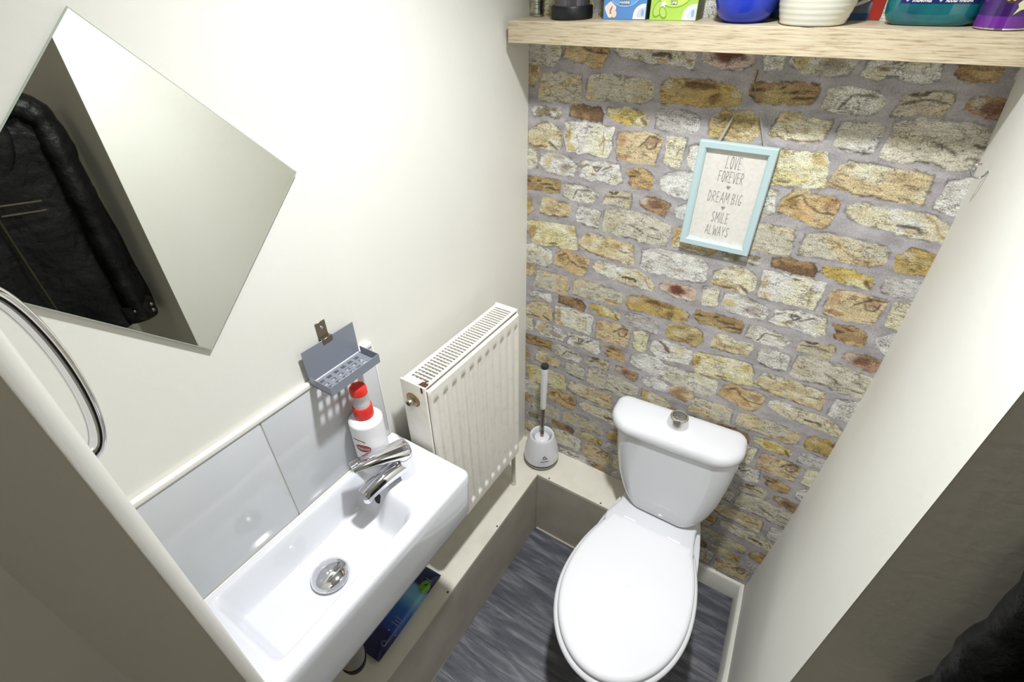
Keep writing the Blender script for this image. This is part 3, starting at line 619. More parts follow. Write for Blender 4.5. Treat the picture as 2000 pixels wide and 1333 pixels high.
# ------------------------------------------------------------------ soap dish
sd = thing('soap_dish', 'grey metal wall soap dish with square holes above the bottle', 'soap dish', (0.0, -0.742, 1.20))
bm = bmesh.new()
Y0, Y1, T = -0.806, -0.684, 0.0014
ZB = 1.203
box(bm, (0.0095, Y0, ZB), (0.0095+T, Y1, 1.277), 0.0004, 1)
dish_back = obj('back_plate', bm, M['greymetal'], sd)
bm = bmesh.new()
xs_ = [0.0095, 0.018, 0.026, 0.031, 0.039, 0.044, 0.052, 0.068]      # solid / hole boundaries across
ys_ = [Y0]; a = Y0+0.012
for k in range(6): ys_ += [a+k*0.0172, a+k*0.0172+0.0095]
ys_.append(Y1)
for i in range(len(xs_)-1):
    for j in range(len(ys_)-1):
        if i % 2 == 1 and j % 2 == 1: continue
        box(bm, (xs_[i], ys_[j], ZB), (xs_[i+1], ys_[j+1], ZB+T))
bmesh.ops.remove_doubles(bm, verts=bm.verts[:], dist=1e-5)
obj('tray', bm, M['greymetal'], sd, False)
bm = bmesh.new(); box(bm, (0.068, Y0, ZB-0.002), (0.068+T, Y1, ZB+0.0185), 0.0004, 1); obj('front_lip', bm, M['greymetal'], sd)
for yy, dx in ((Y0, 0.0), (Y1-T, 0.004)):
    bm = bmesh.new(); box(bm, (0.012+dx, yy, ZB-0.001), (0.068, yy+T, ZB+0.0185), 0.0004, 1); obj('side_lip', bm, M['greymetal'], sd)
bm = bmesh.new(); box(bm, (0.0003, -0.758, 1.262), (0.0018, -0.736, 1.309), 0.0005, 1); box(bm, (0.0018, -0.758, 1.276), (0.0125, -0.736, 1.2785), 0.0005, 1); box(bm, (0.0112, -0.758, 1.268), (0.0128, -0.736, 1.2785), 0.0005, 1)
tb = obj('hanging_tab', bm, M['steel'], sd)
bm = bmesh.new(); lathe(bm, [(0.0036, 0), (0.0032, 0.0012), (0.0012, 0.0017), (0.0008, 0.0008)], (0, 0, 0), 20)
bmesh.ops.transform(bm, matrix=Matrix.Translation((0.0018, -0.747, 1.2965)) @ Matrix.Rotation(PI/2, 4, 'Y'), verts=bm.verts[:]); obj('screw', bm, M['chrome'], tb)
bm = bmesh.new(); tube(bm, spline([(0.0004, Y0+0.004, 1.197), (0.004, Y0+0.003, 1.192), (0.008, Y0+0.003, 1.194), (0.0105, Y0+0.003, 1.205)], 4), 0.0016, 8); obj('wire_hook', bm, M['steel'], sd)

# ------------------------------------------------------------------ radiator
ra = thing('radiator', 'cream panel radiator with chipped paint on the left wall', 'radiator', (0.09, -0.43, 0.555))
RY0, RY1, RZ0, RZ1, RXF, RXB = -0.626, -0.248, 0.556, 1.110, 0.1300, 0.052
def rad_panel(xf, sgn, name):
    bm = bmesh.new(); ny_, nz_ = 190, 44; R = []
    zl = [RZ0+(RZ1-0.012-RZ0)*k/nz_ for k in range(nz_+1)]
    zz = sorted(set([RZ0, RZ0+0.006, RZ0+0.020, RZ0+0.034, RZ0+0.038, RZ0+0.042, RZ0+0.046, RZ0+0.052, 0.7, 0.85, 0.95, RZ1-0.056, RZ1-0.050, RZ1-0.046, RZ1-0.042, RZ1-0.038, RZ1-0.026, RZ1-0.012, RZ1-0.006]))
    n = 11; pit = (RY1-RY0-0.012)/n
    for i in range(ny_+1):
        y = RY0+0.004+(RY1-RY0-0.006)*i/ny_; col = []
        ph = ((y-RY0-0.006)/pit) % 1.0
        g = ss(0.20, 0.34, ph)*(1-ss(0.66, 0.80, ph))
        if y < RY0+0.007 or y > RY1-0.007: g = 0
        e = min(y-RY0-0.004, RY1-0.002-y); er = 0.006*(1-min(1, e/0.006))**2
        for z in zz:
            gz_ = ss(RZ0+0.034, RZ0+0.046, z)*(1-ss(RZ1-0.050, RZ1-0.038, z))
            ez = min(z-RZ0, RZ1-0.006-z); ezr = 0.006*(1-min(1, ez/0.008))**2
            col.append((xf-sgn*(0.0058*g*gz_+er+ezr), y, z))
        R.append(col)
    loft(bm, R, False, False, closed=False)
    return obj(name, bm, M['rad'], ra, True, 35)
rad_panel(RXF, 1, 'front_panel')
bm = bmesh.new(); box(bm, (RXF-0.018, RY0+0.006, RZ0+0.004), (RXF-0.007, RY1-0.006, RZ1-0.014)); obj('panel_core', bm, M['rad'], ra)
bm = bmesh.new(); box(bm, (RXB, RY0+0.006, RZ0), (RXB+0.010, RY1-0.006, RZ1-0.012), 0.002); obj('back_panel', bm, M['rad'], ra)
bm = bmesh.new()
for k in range(23):
    y = RY0+0.02+k*0.0152; box(bm, (RXB+0.011, y, RZ0+0.03), (RXF-0.02, y+0.0012, RZ1-0.05))
obj('convector_fins', bm, M['rad'], ra)
bm = bmesh.new(); GX0, GX1 = RXB+0.002, RXF-0.008
box(bm, (GX0, RY0+0.001, RZ1-0.004), (GX0+0.010, RY1-0.001, RZ1), 0.0012, 1); box(bm, (GX1-0.009, RY0+0.001, RZ1-0.004), (GX1, RY1-0.001, RZ1), 0.0012, 1)
box(bm, (GX0+0.0095, RY0+0.001, RZ1-0.004), (GX1-0.0085, RY0+0.020, RZ1-0.0002)); box(bm, (GX0+0.0095, RY1-0.014, RZ1-0.004), (GX1-0.0085, RY1-0.001, RZ1-0.0002))
k = 0; y = RY0+0.0205
while y < RY1-0.016:
    box(bm, (GX0+0.0095, y+0.0058, RZ1-0.0035), (GX1-0.0085, y+0.0104, RZ1-0.0004)); y += 0.0104
obj('top_grille', bm, M['rad'], ra)
for a_, b_ in ((RY0-0.0015, RY0+0.0045), (RY1-0.0045, RY1+0.0015)):
    bm = bmesh.new(); box(bm, (RXB-0.002, a_, RZ0+0.004), (RXF-0.008, b_, RZ1+0.001), 0.0022, 2); obj('side_panel', bm, M['rad'], ra)
bm = bmesh.new()
chip = [(0.100, 0.000), (0.106, 0.001), (0.112, 0.0), (0.1205, 0.001), (0.1210, 0.011), (0.117, 0.016), (0.114, 0.012), (0.110, 0.021), (0.106, 0.013), (0.1035, 0.015), (0.102, 0.006)]
f = bm.faces.new([bm.verts.new((x, RY0+0.001+y+0.001, RZ1+0.0013)) for x, y in chip])
r = bmesh.ops.extrude_face_region(bm, geom=[f]); bmesh.ops.translate(bm, verts=[v for v in r['geom'] if isinstance(v, bmesh.types.BMVert)], vec=(0, 0, -0.0007))
box(bm, (0.110, RY0-0.0020, RZ1-0.016), (0.1155, RY0-0.0012, RZ1-0.0005), 0.0003, 1)
obj('paint_chip', bm, M['rust'], ra)
bm = bmesh.new()
mxp = Matrix.Translation((0.083, RY0-0.0015, 1.062)) @ Matrix.Rotation(PI/2, 4, 'X')
lathe(bm, [(0.0165, 0), (0.0165, 0.004), (0.0150, 0.0055), (0.0105, 0.006), (0.0105, 0.010)], (0, 0, 0), 6); bmesh.ops.transform(bm, matrix=mxp, verts=bm.verts[:])
vc = obj('vent_plug', bm, M['chromeworn'], ra, True, 25)
bm = bmesh.new(); lathe(bm, [(0.0085, 0.008), (0.0085, 0.015), (0.007, 0.017), (0.0045, 0.017), (0.004, 0.013)], (0, 0, 0), 24); bmesh.ops.transform(bm, matrix=mxp, verts=bm.verts[:]); obj('vent_screw', bm, M['chromeworn'], vc)
bm = bmesh.new(); lathe(bm, [(0.0195, -0.0002), (0.0195, 0.001), (0.016, 0.0016)], (0, 0, 0), 28); bmesh.ops.transform(bm, matrix=mxp, verts=bm.verts[:]); obj('rust_ring', bm, mat('rust stain', (176, 138, 92), 0.6), vc)
for y in (RY0+0.07, RY1-0.07):
    bm = bmesh.new(); box(bm, (0.0, y-0.012, RZ0+0.1), (RXB, y+0.012, RZ1-0.12), 0.001, 1); obj('wall_bracket', bm, M['rad'], ra)
bm = bmesh.new(); lathe(bm, [(0.0095, 0), (0.0095, 0.010), (0.0075, 0.012), (0.0075, 0.19)], (0.088, -0.222, BH), 18); lathe(bm, [(0.013, 0.19), (0.0135, 0.20), (0.0135, 0.225), (0.011, 0.24), (0.009, 0.262), (0.006, 0.278)], (0.088, -0.222, BH), 18); tube(bm, [(0.088, -0.222, BH+0.213), (0.088, -0.26, BH+0.238)], 0.008, 12)
pv = obj('valve', bm, mat('old white valve', (216, 210, 190), 0.4), ra)
bm = bmesh.new(); lathe(bm, [(0.0142, 0.175), (0.0142, 0.190), (0.012, 0.193)], (0.088, -0.222, BH), 6); obj('valve_nut', bm, M['chromeworn'], pv)

# ------------------------------------------------------------------ toilet brush and holder
bh = thing('brush_holder', 'rounded white toilet brush holder on the boxing in the corner', 'brush holder', (0.115, -0.067, BH))
hc = (0.1155, -0.0675, BH)
MB1 = mat('glossy white holder', (238, 238, 242), 0.22, coat=0.2)
bm = bmesh.new(); lathe(bm, [(0.048, 0.0), (0.055, 0.003), (0.0615, 0.012), (0.0645, 0.021)], hc, 48, True, False); obj('holder_base', bm, mat('grey holder base', (196, 194, 190), 0.3), bh)
bm = bmesh.new(); lathe(bm, [(0.0645, 0.021), (0.0660, 0.023), (0.0660, 0.0265), (0.0652, 0.0285)], hc, 48, False, False); obj('holder_band', bm, mat('dark blue band', (36, 38, 62), 0.3), bh)
bm = bmesh.new(); lathe(bm, [(0.0652, 0.0285), (0.0655, 0.040), (0.0645, 0.055), (0.060, 0.080), (0.053, 0.108), (0.0465, 0.130), (0.0445, 0.136), (0.042, 0.1385), (0.039, 0.1375), (0.0365, 0.133), (0.0365, 0.05), (0.002, 0.048)], hc, 48, False, True); obj('holder_shell', bm, MB1, bh, True, 60)
AZL = math.radians(-50)
def onholder(bm, zc):   # lay a flat print on the cone of the shell
    for v in bm.verts:
        z = zc+v.co.y; r = float(np.interp(z, [0.0285, 0.04, 0.055, 0.08, 0.108, 0.13], [0.0652, 0.0655, 0.0645, 0.060, 0.053, 0.0465]))+0.0004
        a = AZL+v.co.x/r; v.co = (hc[0]+r*math.cos(a), hc[1]+r*math.sin(a), hc[2]+z)
    return bm
bm = bmesh.new(); s = 0.0115
tri = [(0, s*1.05), (-s, -s*0.75), (s, -s*0.75)]
c0 = (0, -s*0.15)
for k in range(3):
    a, b = tri[k], tri[(k+1) % 3]; mid = lambda p, q, t: (p[0]+(q[0]-p[0])*t, p[1]+(q[1]-p[1])*t)
    poly2d(bm, [a, mid(a, b, 0.80), mid(mid(a, b, 0.62), c0, 0.42), mid(a, c0, 0.45)])
for k in range(3):
    a0 = k*2.094+0.4
    poly2d(bm, [(c0[0]+r*math.cos(a0+t), c0[1]+r*math.sin(a0+t)) for r, t in [(0.0012, 0), (0.0042, 0.2), (0.0046, 1.0), (0.0030, 1.2), (0.0022, 0.7)]])
obj('logo', onholder(bm, 0.073), mat('navy print', (26, 28, 40), 0.4), bh)
obj('logo_text', onholder(text_mesh('easyfresh', 0.0085, 1.0, 0.15, 0, 0.0001), 0.057), mat('navy print', (26, 28, 40), 0.4), bh)
br = thing('toilet_brush', 'toilet brush with white handle standing in its white holder', 'brush', (hc[0], hc[1], BH+0.05))
bm = bmesh.new(); lathe(bm, [(0.022, 0.052), (0.026, 0.060), (0.026, 0.105), (0.018, 0.112)], hc, 28); obj('bristles', bm, mat('white bristles', (230, 230, 228), 0.8, bump=(300, 0.8)), br)
bm = bmesh.new(); lathe(bm, [(0.026, 0.113), (0.0275, 0.116), (0.0275, 0.121), (0.024, 0.1245), (0.0085, 0.1265), (0.0085, 0.129)], hc, 36); obj('splash_disc', bm, M['wplastic'], br)
bm = bmesh.new(); lathe(bm, [(0.0068, 0.125), (0.0068, 0.272)], hc, 24); obj('rod', bm, mat('dark chrome rod', (150, 140, 132), 0.14, 1.0), br)
bm = bmesh.new(); lathe(bm, [(0.0092, 0.268), (0.0102, 0.270), (0.0105, 0.276), (0.0130, 0.448), (0.0130, 0.452)], hc, 32); obj('handle', bm, M['wplastic'], br)
bm = bmesh.new(); lathe(bm, [(0.0132, 0.452), (0.0134, 0.458), (0.0125, 0.4625), (0.010, 0.4615), (0.001, 0.4605)], hc, 32); obj('handle_cap', bm, mat('dark grey cap', (50, 52, 58), 0.4), br)

# ------------------------------------------------------------------ mirror (square, hung on one corner)
mi = thing('mirror', 'frameless square mirror hung tilted on the left wall', 'mirror', (0.004, -0.93, 1.58))
ma, ms = 0.8099, 0.3026
m0 = Vector((0, -0.9253, 1.7936)); e1 = Vector((0, math.cos(ma), -math.sin(ma)))*ms; e2 = Vector((0, -math.sin(ma), -math.cos(ma)))*ms
def mirr(x0, x1, ins, name, m, par):
    bm = bmesh.new(); e1n, e2n = e1.normalized(), e2.normalized()
    ps = [m0+e1n*ins+e2n*ins, m0+e1-e1n*ins+e2n*ins, m0+e1+e2-e1n*ins-e2n*ins, m0+e2+e1n*ins-e2n*ins]
    loft(bm, [[Vector((x0, p.y, p.z)) for p in ps], [Vector((x1, p.y, p.z)) for p in ps]])
    return obj(name, bm, m, par, False)
mirr(0.0002, 0.0030, 0.004, 'backing', mat('mirror backing', (120, 122, 116), 0.6), mi)
mirr(0.0032, 0.0062, 0.0, 'glass_edge', M['glassedge'], mi)
bm = bmesh.new(); ps = [m0+e1.normalized()*0.0012+e2.normalized()*0.0012, m0+e1-e1.normalized()*0.0012+e2.normalized()*0.0012, m0+e1+e2-e1.normalized()*0.0012-e2.normalized()*0.0012, m0+e2+e1.normalized()*0.0012-e2.normalized()*0.0012]
loft(bm, [[Vector((0.0055, p.y, p.z)) for p in ps], [Vector((0.0064, p.y, p.z)) for p in ps]]); obj('reflecting_face', bm, M['mirror'], mi, False)

# ------------------------------------------------------------------ floating shelf, sagging a little to the front
def shelf_material():
    m = mat('limed oak laminate', (200, 184, 154), 0.42); n = m.node_tree.nodes; l = m.node_tree.links; b = n['Principled BSDF']
    tc = n.new('ShaderNodeTexCoord'); mp = n.new('ShaderNodeMapping'); mp.inputs['Scale'].default_value = (11, 150, 200); l.new(tc.outputs['Object'], mp.inputs[0])
    t = n.new('ShaderNodeTexNoise'); t.inputs['Scale'].default_value = 1.6; t.inputs['Detail'].default_value = 7; t.inputs['Roughness'].default_value = 0.7; t.inputs['Distortion'].default_value = 0.25; l.new(mp.outputs[0], t.inputs['Vector'])
    r = n.new('ShaderNodeValToRGB'); e = r.color_ramp.elements; e[0].position = 0.33; e[0].color = lin((150, 128, 98)); e[1].position = 0.66; e[1].color = lin((212, 200, 174)); k = e.new(0.48); k.color = lin((196, 181, 152))
    l.new(t.outputs['Fac'], r.inputs[0]); l.new(r.outputs[0], b.inputs['Base Color']); return m
SHX, SHY, SHZ = 0.015, -0.1168, 1.7499
TILT = 0.0065/0.117
sh = None
bm = bmesh.new(); box(bm, (SHX, SHY, SHZ-0.0425), (0.922, -0.0005, SHZ), 0.0008, 1)
for v in bm.verts: v.co.z += (v.co.y-SHY)*TILT
sh = obj('floating_shelf', bm, shelf_material()); tag(sh, 'pale oak floating shelf across the stone wallpaper above the toilet', 'shelf')
def top(y): return SHZ+(y-SHY)*TILT
def on_shelf(name, label, cat, x, y):
    t = thing(name, label, cat, (x, y, top(y)+0.0003)); t.rotation_euler = (TILT, 0, 0); bpy.context.view_layer.update(); return t
def part(t, name, bm, m, smooth=True, auto=40):     # mesh given in the thing's own coordinates
    bmesh.ops.transform(bm, matrix=t.matrix_world, verts=bm.verts[:]); return obj(name, bm, m, t, smooth, auto)

# small steel pot
t = on_shelf('steel_canister', 'tiny ribbed steel canister at the left end of the shelf', 'canister', 0.049, -0.040)
bm = bmesh.new(); lathe(bm, [(0.0115, 0), (0.0125, 0.001), (0.0125, 0.004), (0.0112, 0.0055), (0.0128, 0.007), (0.0128, 0.015), (0.0118, 0.016), (0.0128, 0.017), (0.0128, 0.022), (0.0118, 0.023), (0.0128, 0.024), (0.0128, 0.027)], n=36)
part(t, 'canister_body', bm, mat('ribbed steel', (190, 190, 186), 0.18, 1.0))
bm = bmesh.new(); lathe(bm, [(0.0120, 0.0272), (0.0138, 0.028), (0.0138, 0.037), (0.012, 0.039)], n=36); part(t, 'canister_lid', bm, mat('ribbed steel', (190, 190, 186), 0.18, 1.0))

# black jar
t = on_shelf('candle_jar', 'smoked grey glass jar on a black base on the shelf', 'jar', 0.143, -0.062)
bm = bmesh.new(); lathe(bm, [(0.042, 0), (0.044, 0.0015), (0.044, 0.021), (0.0425, 0.0235), (0.038, 0.0235)], n=48); part(t, 'jar_base', bm, mat('black rubber base', (18, 19, 20), 0.45))
bm = bmesh.new(); lathe(bm, [(0.0372, 0.0236), (0.0372, 0.085), (0.034, 0.090), (0.002, 0.090)], n=48); part(t, 'jar_body', bm, mat('smoked glass', (72, 70, 74), 0.12, coat=0.5))

# rim-block boxes
def rim_box(label, x, y, ang, base, dark, word, kind):
    t = on_shelf('toilet_block_box', label, 'box', x, y); t.rotation_euler = (TILT, 0, ang); bpy.context.view_layer.update()
    w, d, h = 0.0455, 0.046, 0.105
    B = mat(kind+' carton', base, 0.35, coat=0.2); Dk = mat(kind+' carton side', dark, 0.4)
    bm = bmesh.new(); box(bm, (-w, 0, 0), (w, d, h), 0.0006, 1)
    for f in bm.faces:
        if abs(f.normal.x) > 0.8: f.material_index = 1
    bmesh.ops.recalc_face_normals(bm, faces=bm.faces[:])
    for f in bm.faces: f.material_index = 1 if abs(f.normal.x) > 0.8 else 0
    part(t, 'carton', bm, [B, Dk], False)
    fr = lambda dz: (lambda a, b, c: (a, -0.0004-dz, b))
    def flat(name, pts, m, dz=0.0):
        bm = bmesh.new(); poly2d(bm, pts); place2d(bm, fr(dz)); return part(t, name, bm, m, False)
    ell = lambda cx, cy, rx, ry, a0=0, a1=2*PI, n=32: [(cx+rx*math.cos(a0+(a1-a0)*i/n), cy+ry*math.sin(a0+(a1-a0)*i/n)) for i in range(n+1 if a1-a0 < 6.2 else n)]
    # toilet picture clipped by the right lower corner
    pts = [(w-0.001, 0.001), (w-0.001, 0.027)]+ell(w-0.002, 0.008, 0.024, 0.019, PI/2, PI, 16)+[(w-0.027, 0.001)]
    flat('bowl_picture', pts, M['print_white'])
    flat('bowl_picture_inner', [(w-0.0012, 0.004)]+[(w-0.0012, 0.021)]+ell(w-0.002, 0.0075, 0.017, 0.0135, PI/2, PI*0.98, 16)+[(w-0.018, 0.004)], mat('pale blue print', (206, 216, 232), 0.4), 0.0002)
    flat('swirl', ell(w-0.007, 0.012, 0.003, 0.006), mat('blue print', (150, 180, 222), 0.4), 0.0004)
    # banner
    flat('banner', ell(0, 0.046, 0.034, 0.025, PI, 2*PI, 24), mat(kind+' banner', tuple(min(255, int(v*1.10+10)) for v in base), 0.35))
    bm = bmesh.new()
    A = ell(0, 0.046, 0.034, 0.025, PI, 2*PI, 24); B2 = ell(0, 0.046, 0.0325, 0.0235, PI, 2*PI, 24)
    for i in range(24): poly2d(bm, [A[i], A[i+1], B2[i+1], B2[i]])
    place2d(bm, fr(0.0003)); part(t, 'banner_edge', bm, mat(kind+' pale print', (170, 200, 240) if kind == 'blue' else (150, 190, 90), 0.4), False)
    flat('plate', [(-0.023, 0.0345), (0.023, 0.0345), (0.021, 0.075), (-0.021, 0.075)], M['print_white'], 0.0002)
    bm = text_mesh(word, 0.0062, 0.95, 0, 0, 0.0003); place2d(bm, lambda a, b, c: (a, -0.0010, b+0.0285)); lt = part(t, 'lettering', bm, M['print_white'], False)
    bm = text_mesh(word, 0.0062, 0.95, 0, 0, 0.0011); place2d(bm, lambda a, b, c: (a, -0.0008, b+0.0285)); part(t, 'lettering_outline', bm, mat(kind+' dark print', dark if kind == 'blue' else (60, 80, 50), 0.4), False)
    if kind == 'blue':
        flat('flower', [( -0.030+0.0115*(1+0.16*math.sin(3*a))*math.cos(a), 0.0165+0.0125*(1+0.12*math.cos(4*a))*math.sin(a)) for a in [2*PI*i/40 for i in range(40)]], mat('cream petals', (240, 232, 222), 0.4), 0.0001)
        flat('small_flower', ell(-0.0215, 0.0095, 0.0055, 0.0065), mat('peach petals', (240, 222, 204), 0.4), 0.0003)
        flat('flower_heart', [(-0.0275, 0.022), (-0.0255, 0.024), (-0.026, 0.018), (-0.0285, 0.014), (-0.027, 0.009), (-0.031, 0.0095), (-0.0315, 0.016)], mat('red petals', (196, 120, 110), 0.4), 0.0003)
    else:
        G1 = mat('lime rind', (128, 172, 60), 0.4); G2 = mat('lime flesh', (186, 216, 110), 0.4)
        a = [(-0.030+0.0095*math.cos(q)+0.0035*math.sin(q), 0.018+0.0135*math.sin(q)) for q in [2*PI*i/32 for i in range(32)]]
        flat('lime', a, G1, 0.0001); flat('lime_flesh', [(-0.030+(x+0.030)*0.82, 0.0185+(y-0.018)*0.86) for x, y in a], G2, 0.0003)
        b = [(-0.0195+0.0072*math.cos(q)-0.003*math.sin(q), 0.0125+0.0095*math.sin(q)) for q in [2*PI*i/32 for i in range(32)]]
        flat('lime', b, G1, 0.0004); flat('lime_flesh', [(-0.0195+(x+0.0195)*0.8, 0.013+(y-0.0125)*0.84) for x, y in b], G2, 0.0006)
        flat('blossom', [(-0.0195+0.0048*(1+0.35*math.cos(5*q))*math.cos(q), 0.0265+0.0045*(1+0.35*math.cos(5*q))*math.sin(q)) for q in [2*PI*i/40 for i in range(40)]], M['print_white'], 0.0007)
    return t
rim_box('blue toilet block box lettered MARINE on the shelf', 0.262, -0.066, 0.0, (92, 146, 208), (44, 70, 52), 'MARINE', 'blue')
rim_box('lime green toilet block box lettered LIME on the shelf', 0.361, -0.066, 0.0, (176, 214, 92), (84, 92, 52), 'LIME', 'green')

# bowls
t = on_shelf('blue_bowl', 'royal blue round bowl on the shelf between the lime box and cream bowl', 'bowl', 0.4905, -0.058)
bm = bmesh.new(); lathe(bm, [(0.030, 0), (0.034, 0.0005), (0.041, 0.006), (0.049, 0.018), (0.0535, 0.033), (0.0555, 0.050), (0.056, 0.066), (0.0545, 0.067), (0.053, 0.064), (0.050, 0.03), (0.03, 0.008), (0.002, 0.006)], n=64)
part(t, 'bowl_body', bm, mat('royal blue glaze', (36, 62, 190), 0.3, coat=0.15), True, 60)
t = on_shelf('cream_bowl', 'cream ribbed bowl on the shelf right of the blue bowl', 'bowl', 0.605, -0.0685)
bm = bmesh.new(); pr = [(0.046, 0), (0.0495, 0.0012)]
for k in range(30):
    z = 0.002+k*0.0025; pr.append((0.0498+0.0105*math.sin(min(1,z/0.05)*PI/2)+0.00035*math.sin(z*2*PI/0.0085), z))
pr += [(0.0603, 0.0785), (0.059, 0.0785), (0.050, 0.01), (0.002, 0.006)]
lathe(bm, pr, n=64); part(t, 'bowl_body', bm, mat('cream glaze', (226, 224, 206), 0.3, coat=0.15), True, 60)

# toothbrush blister pack leaning on the wall behind the cream bowl
t = on_shelf('blister_pack', 'clear, blue and red toothbrush blister pack leaning on the wall behind the cream bowl', 'pack', 0.618, -0.0030)
t.rotation_euler = (-0.005, 0, 0); bpy.context.view_layer.update()
bm = bmesh.new(); loft(bm, [[(x, 0.0+dy, z) for x, z in rrect(-0.092, 0.084, 0.0, 0.10, 0.008)] for dy in (0.0, 0.0012)]); part(t, 'backing_card', bm, mat('slate card', (110, 124, 140), 0.35), False)
for nm, (a, b, c, d), cc in [('blue_edge', (-0.091, 0.066, 0.0008, 0.010), (24, 84, 150)), ('red_edge', (0.066, 0.0835, 0.001, 0.099), (176, 52, 44)), ('red_band', (-0.07, 0.066, 0.026, 0.07), (140, 34, 48)), ('blue_side', (-0.091, -0.07, 0.010, 0.099), (52, 120, 170))]:
    bm = bmesh.new(); loft(bm, [[(x, dy, z) for x, z in rrect(a, b, c, d, 0.003, 3)] for dy in (-0.0008, -0.0001)]); part(t, nm, bm, mat(nm, cc, 0.2, coat=0.4), False)
bm = bmesh.new(); tube(bm, spline([(-0.06, -0.005, 0.012), (0.0, -0.005, 0.014), (0.035, -0.005, 0.020), (0.060, -0.005, 0.030)], 6), 0.0032, 12); part(t, 'toothbrush_handle', bm, mat('pale brush handle', (226, 228, 226), 0.3))

# glass-cleaner bottle
t = on_shelf('glass_cleaner_bottle', 'teal liquid cleaner bottle with dark blue label on the shelf', 'bottle', 0.7690, -0.048)
def oval(hx, hy, z, p=2.6, n=56):
    return [(hx*math.copysign(abs(math.cos(a))**(2/p), math.cos(a)), hy*math.copysign(abs(math.sin(a))**(2/p), math.sin(a)), z) for a in [2*PI*i/n for i in range(n)]]
bm = bmesh.new(); loft(bm, [oval(hx, hy, z) for hx, hy, z in [(0.050, 0.022, 0.0), (0.054, 0.025, 0.0015), (0.059, 0.028, 0.006), (0.0630, 0.030, 0.015), (0.0645, 0.031, 0.028), (0.0640, 0.031, 0.05), (0.060, 0.030, 0.10), (0.052, 0.028, 0.14), (0.035, 0.022, 0.17), (0.016, 0.014, 0.20), (0.014, 0.013, 0.215)]])
def teal_mat():
    m = mat('teal liquid', (20, 128, 132), 0.08, coat=0.6, var=(18, (12, 84, 104), 0.35, 0.7)); m.node_tree.nodes['Principled BSDF'].inputs['Transmission Weight'].default_value = 0.15; return m
part(t, 'bottle_body', bm, teal_mat(), True, 60)
def onoval(bm, dz=0.0004):
    for v in bm.verts:
        x, z = v.co.x, v.co.y; hx, hy = 0.0645, 0.031; p = 2.6
        y = -hy*max(0.02, 1-abs(x/hx)**p)**(1/p)-dz; v.co = (x, y, z)
    return bm
def rectgrid(x0, x1, z0, z1, nx=24, nz=6, r=0.0):
    bm = bmesh.new(); vs = [[bm.verts.new((x0+(x1-x0)*i/nx, z0+(z1-z0)*j/nz, 0)) for i in range(nx+1)] for j in range(nz+1)]
    for j in range(nz):
        for i in range(nx): bm.faces.new([vs[j][i], vs[j][i+1], vs[j+1][i+1], vs[j+1][i]])
    return bm
NV = mat('navy label', (26, 34, 92), 0.35)
lb = part(t, 'label', onoval(rectgrid(-0.047, 0.052, 0.0298, 0.095)), NV)
for s, x, w in (('STREAK-FREE', -0.020, 0.62), ('ADDED VINEGAR', 0.0265, 0.62)):
    bm = text_mesh(s, 0.0068, w, 0.12, 0, 0.00025)
    for v in bm.verts: v.co.x += x; v.co.y += 0.0340
    part(t, 'label_text', onoval(bm, 0.0007), M['print_white'], False)
for x in (-0.0385, 0.0035):
    bm = bmesh.new(); poly2d(bm, [(x-0.0022, 0.0340), (x, 0.0318), (x+0.0022, 0.0340), (x, 0.0362)]); part(t, 'diamond', onoval(bm, 0.0007), mat('lilac print', (190, 196, 236), 0.4), False)

# purple spray can
t = on_shelf('spray_can', 'purple spray can with a pine cone picture at the right end of the shelf', 'spray can', 0.8560, -0.080)
def can_mat():
    m = mat('purple can print', (74, 30, 116), 0.2, coat=0.4, var=(22, (40, 20, 74), 0.35, 0.65)); return m
CR = 0.0325
bm = bmesh.new(); lathe(bm, [(0.030, 0.0), (CR-0.0003, 0.0012), (CR-0.0002, 0.003)], n=56, cap1=False); part(t, 'can_rim', bm, M['chrome'])
bm = bmesh.new(); lathe(bm, [(CR, 0.003), (CR, 0.0175)], n=56, cap0=False, cap1=False); part(t, 'purple_band', bm, mat('bright purple band', (104, 36, 140), 0.2, coat=0.4))
bm = bmesh.new(); lathe(bm, [(CR, 0.0175), (CR, 0.150), (0.027, 0.165), (0.022, 0.170)], n=56, cap0=False); part(t, 'can_body', bm, can_mat())
def oncan(bm, az, z0, dr=0.0004):
    for v in bm.verts:
        a = az+v.co.x/CR; v.co = ((CR+dr)*math.cos(a), (CR+dr)*math.sin(a), z0+v.co.y)
    return bm
AZC = math.radians(-98)
bm = bmesh.new(); poly2d(bm, [(0.013*math.cos(2*PI*i/28), 0.017*math.sin(2*PI*i/28)) for i in range(28)]); bmesh.ops.triangulate(bm, faces=bm.faces[:]); bmesh.ops.subdivide_edges(bm, edges=bm.edges[:], cuts=1)
pc = part(t, 'pine_cone', oncan(bm, AZC, 0.050), mat('pine cone brown', (74, 44, 34), 0.5))
bm = bmesh.new()
for r in range(7):
    for c in range(4):
        x = -0.0095+c*0.0062+(0.003 if r % 2 else 0); y = -0.013+r*0.0045
        if (x/0.013)**2+(y/0.017)**2 > 0.85: continue
        poly2d(bm, [(x-0.0022, y-0.0006), (x, y-0.0013), (x+0.0024, y+0.0004), (x+0.0004, y+0.0011)])
part(t, 'cone_scales', oncan(bm, AZC, 0.050, 0.0008), mat('pale cone scales', (206, 182, 150), 0.5), False)
bm = bmesh.new(); n = 16
P1 = [(0.004+0.042*i/n, 0.001+0.040*(i/n)**1.7) for i in range(n+1)]
for i in range(n): poly2d(bm, [(P1[i][0], P1[i][1]-0.0075), (P1[i+1][0], P1[i+1][1]-0.0075), (P1[i+1][0], P1[i+1][1]+0.0045), (P1[i][0], P1[i][1]+0.0045)])
poly2d(bm, [(0.0005, -0.012), (0.010, -0.0035), (0.004, 0.0055), (0.001, 0.0015), (0.0035, -0.003)])
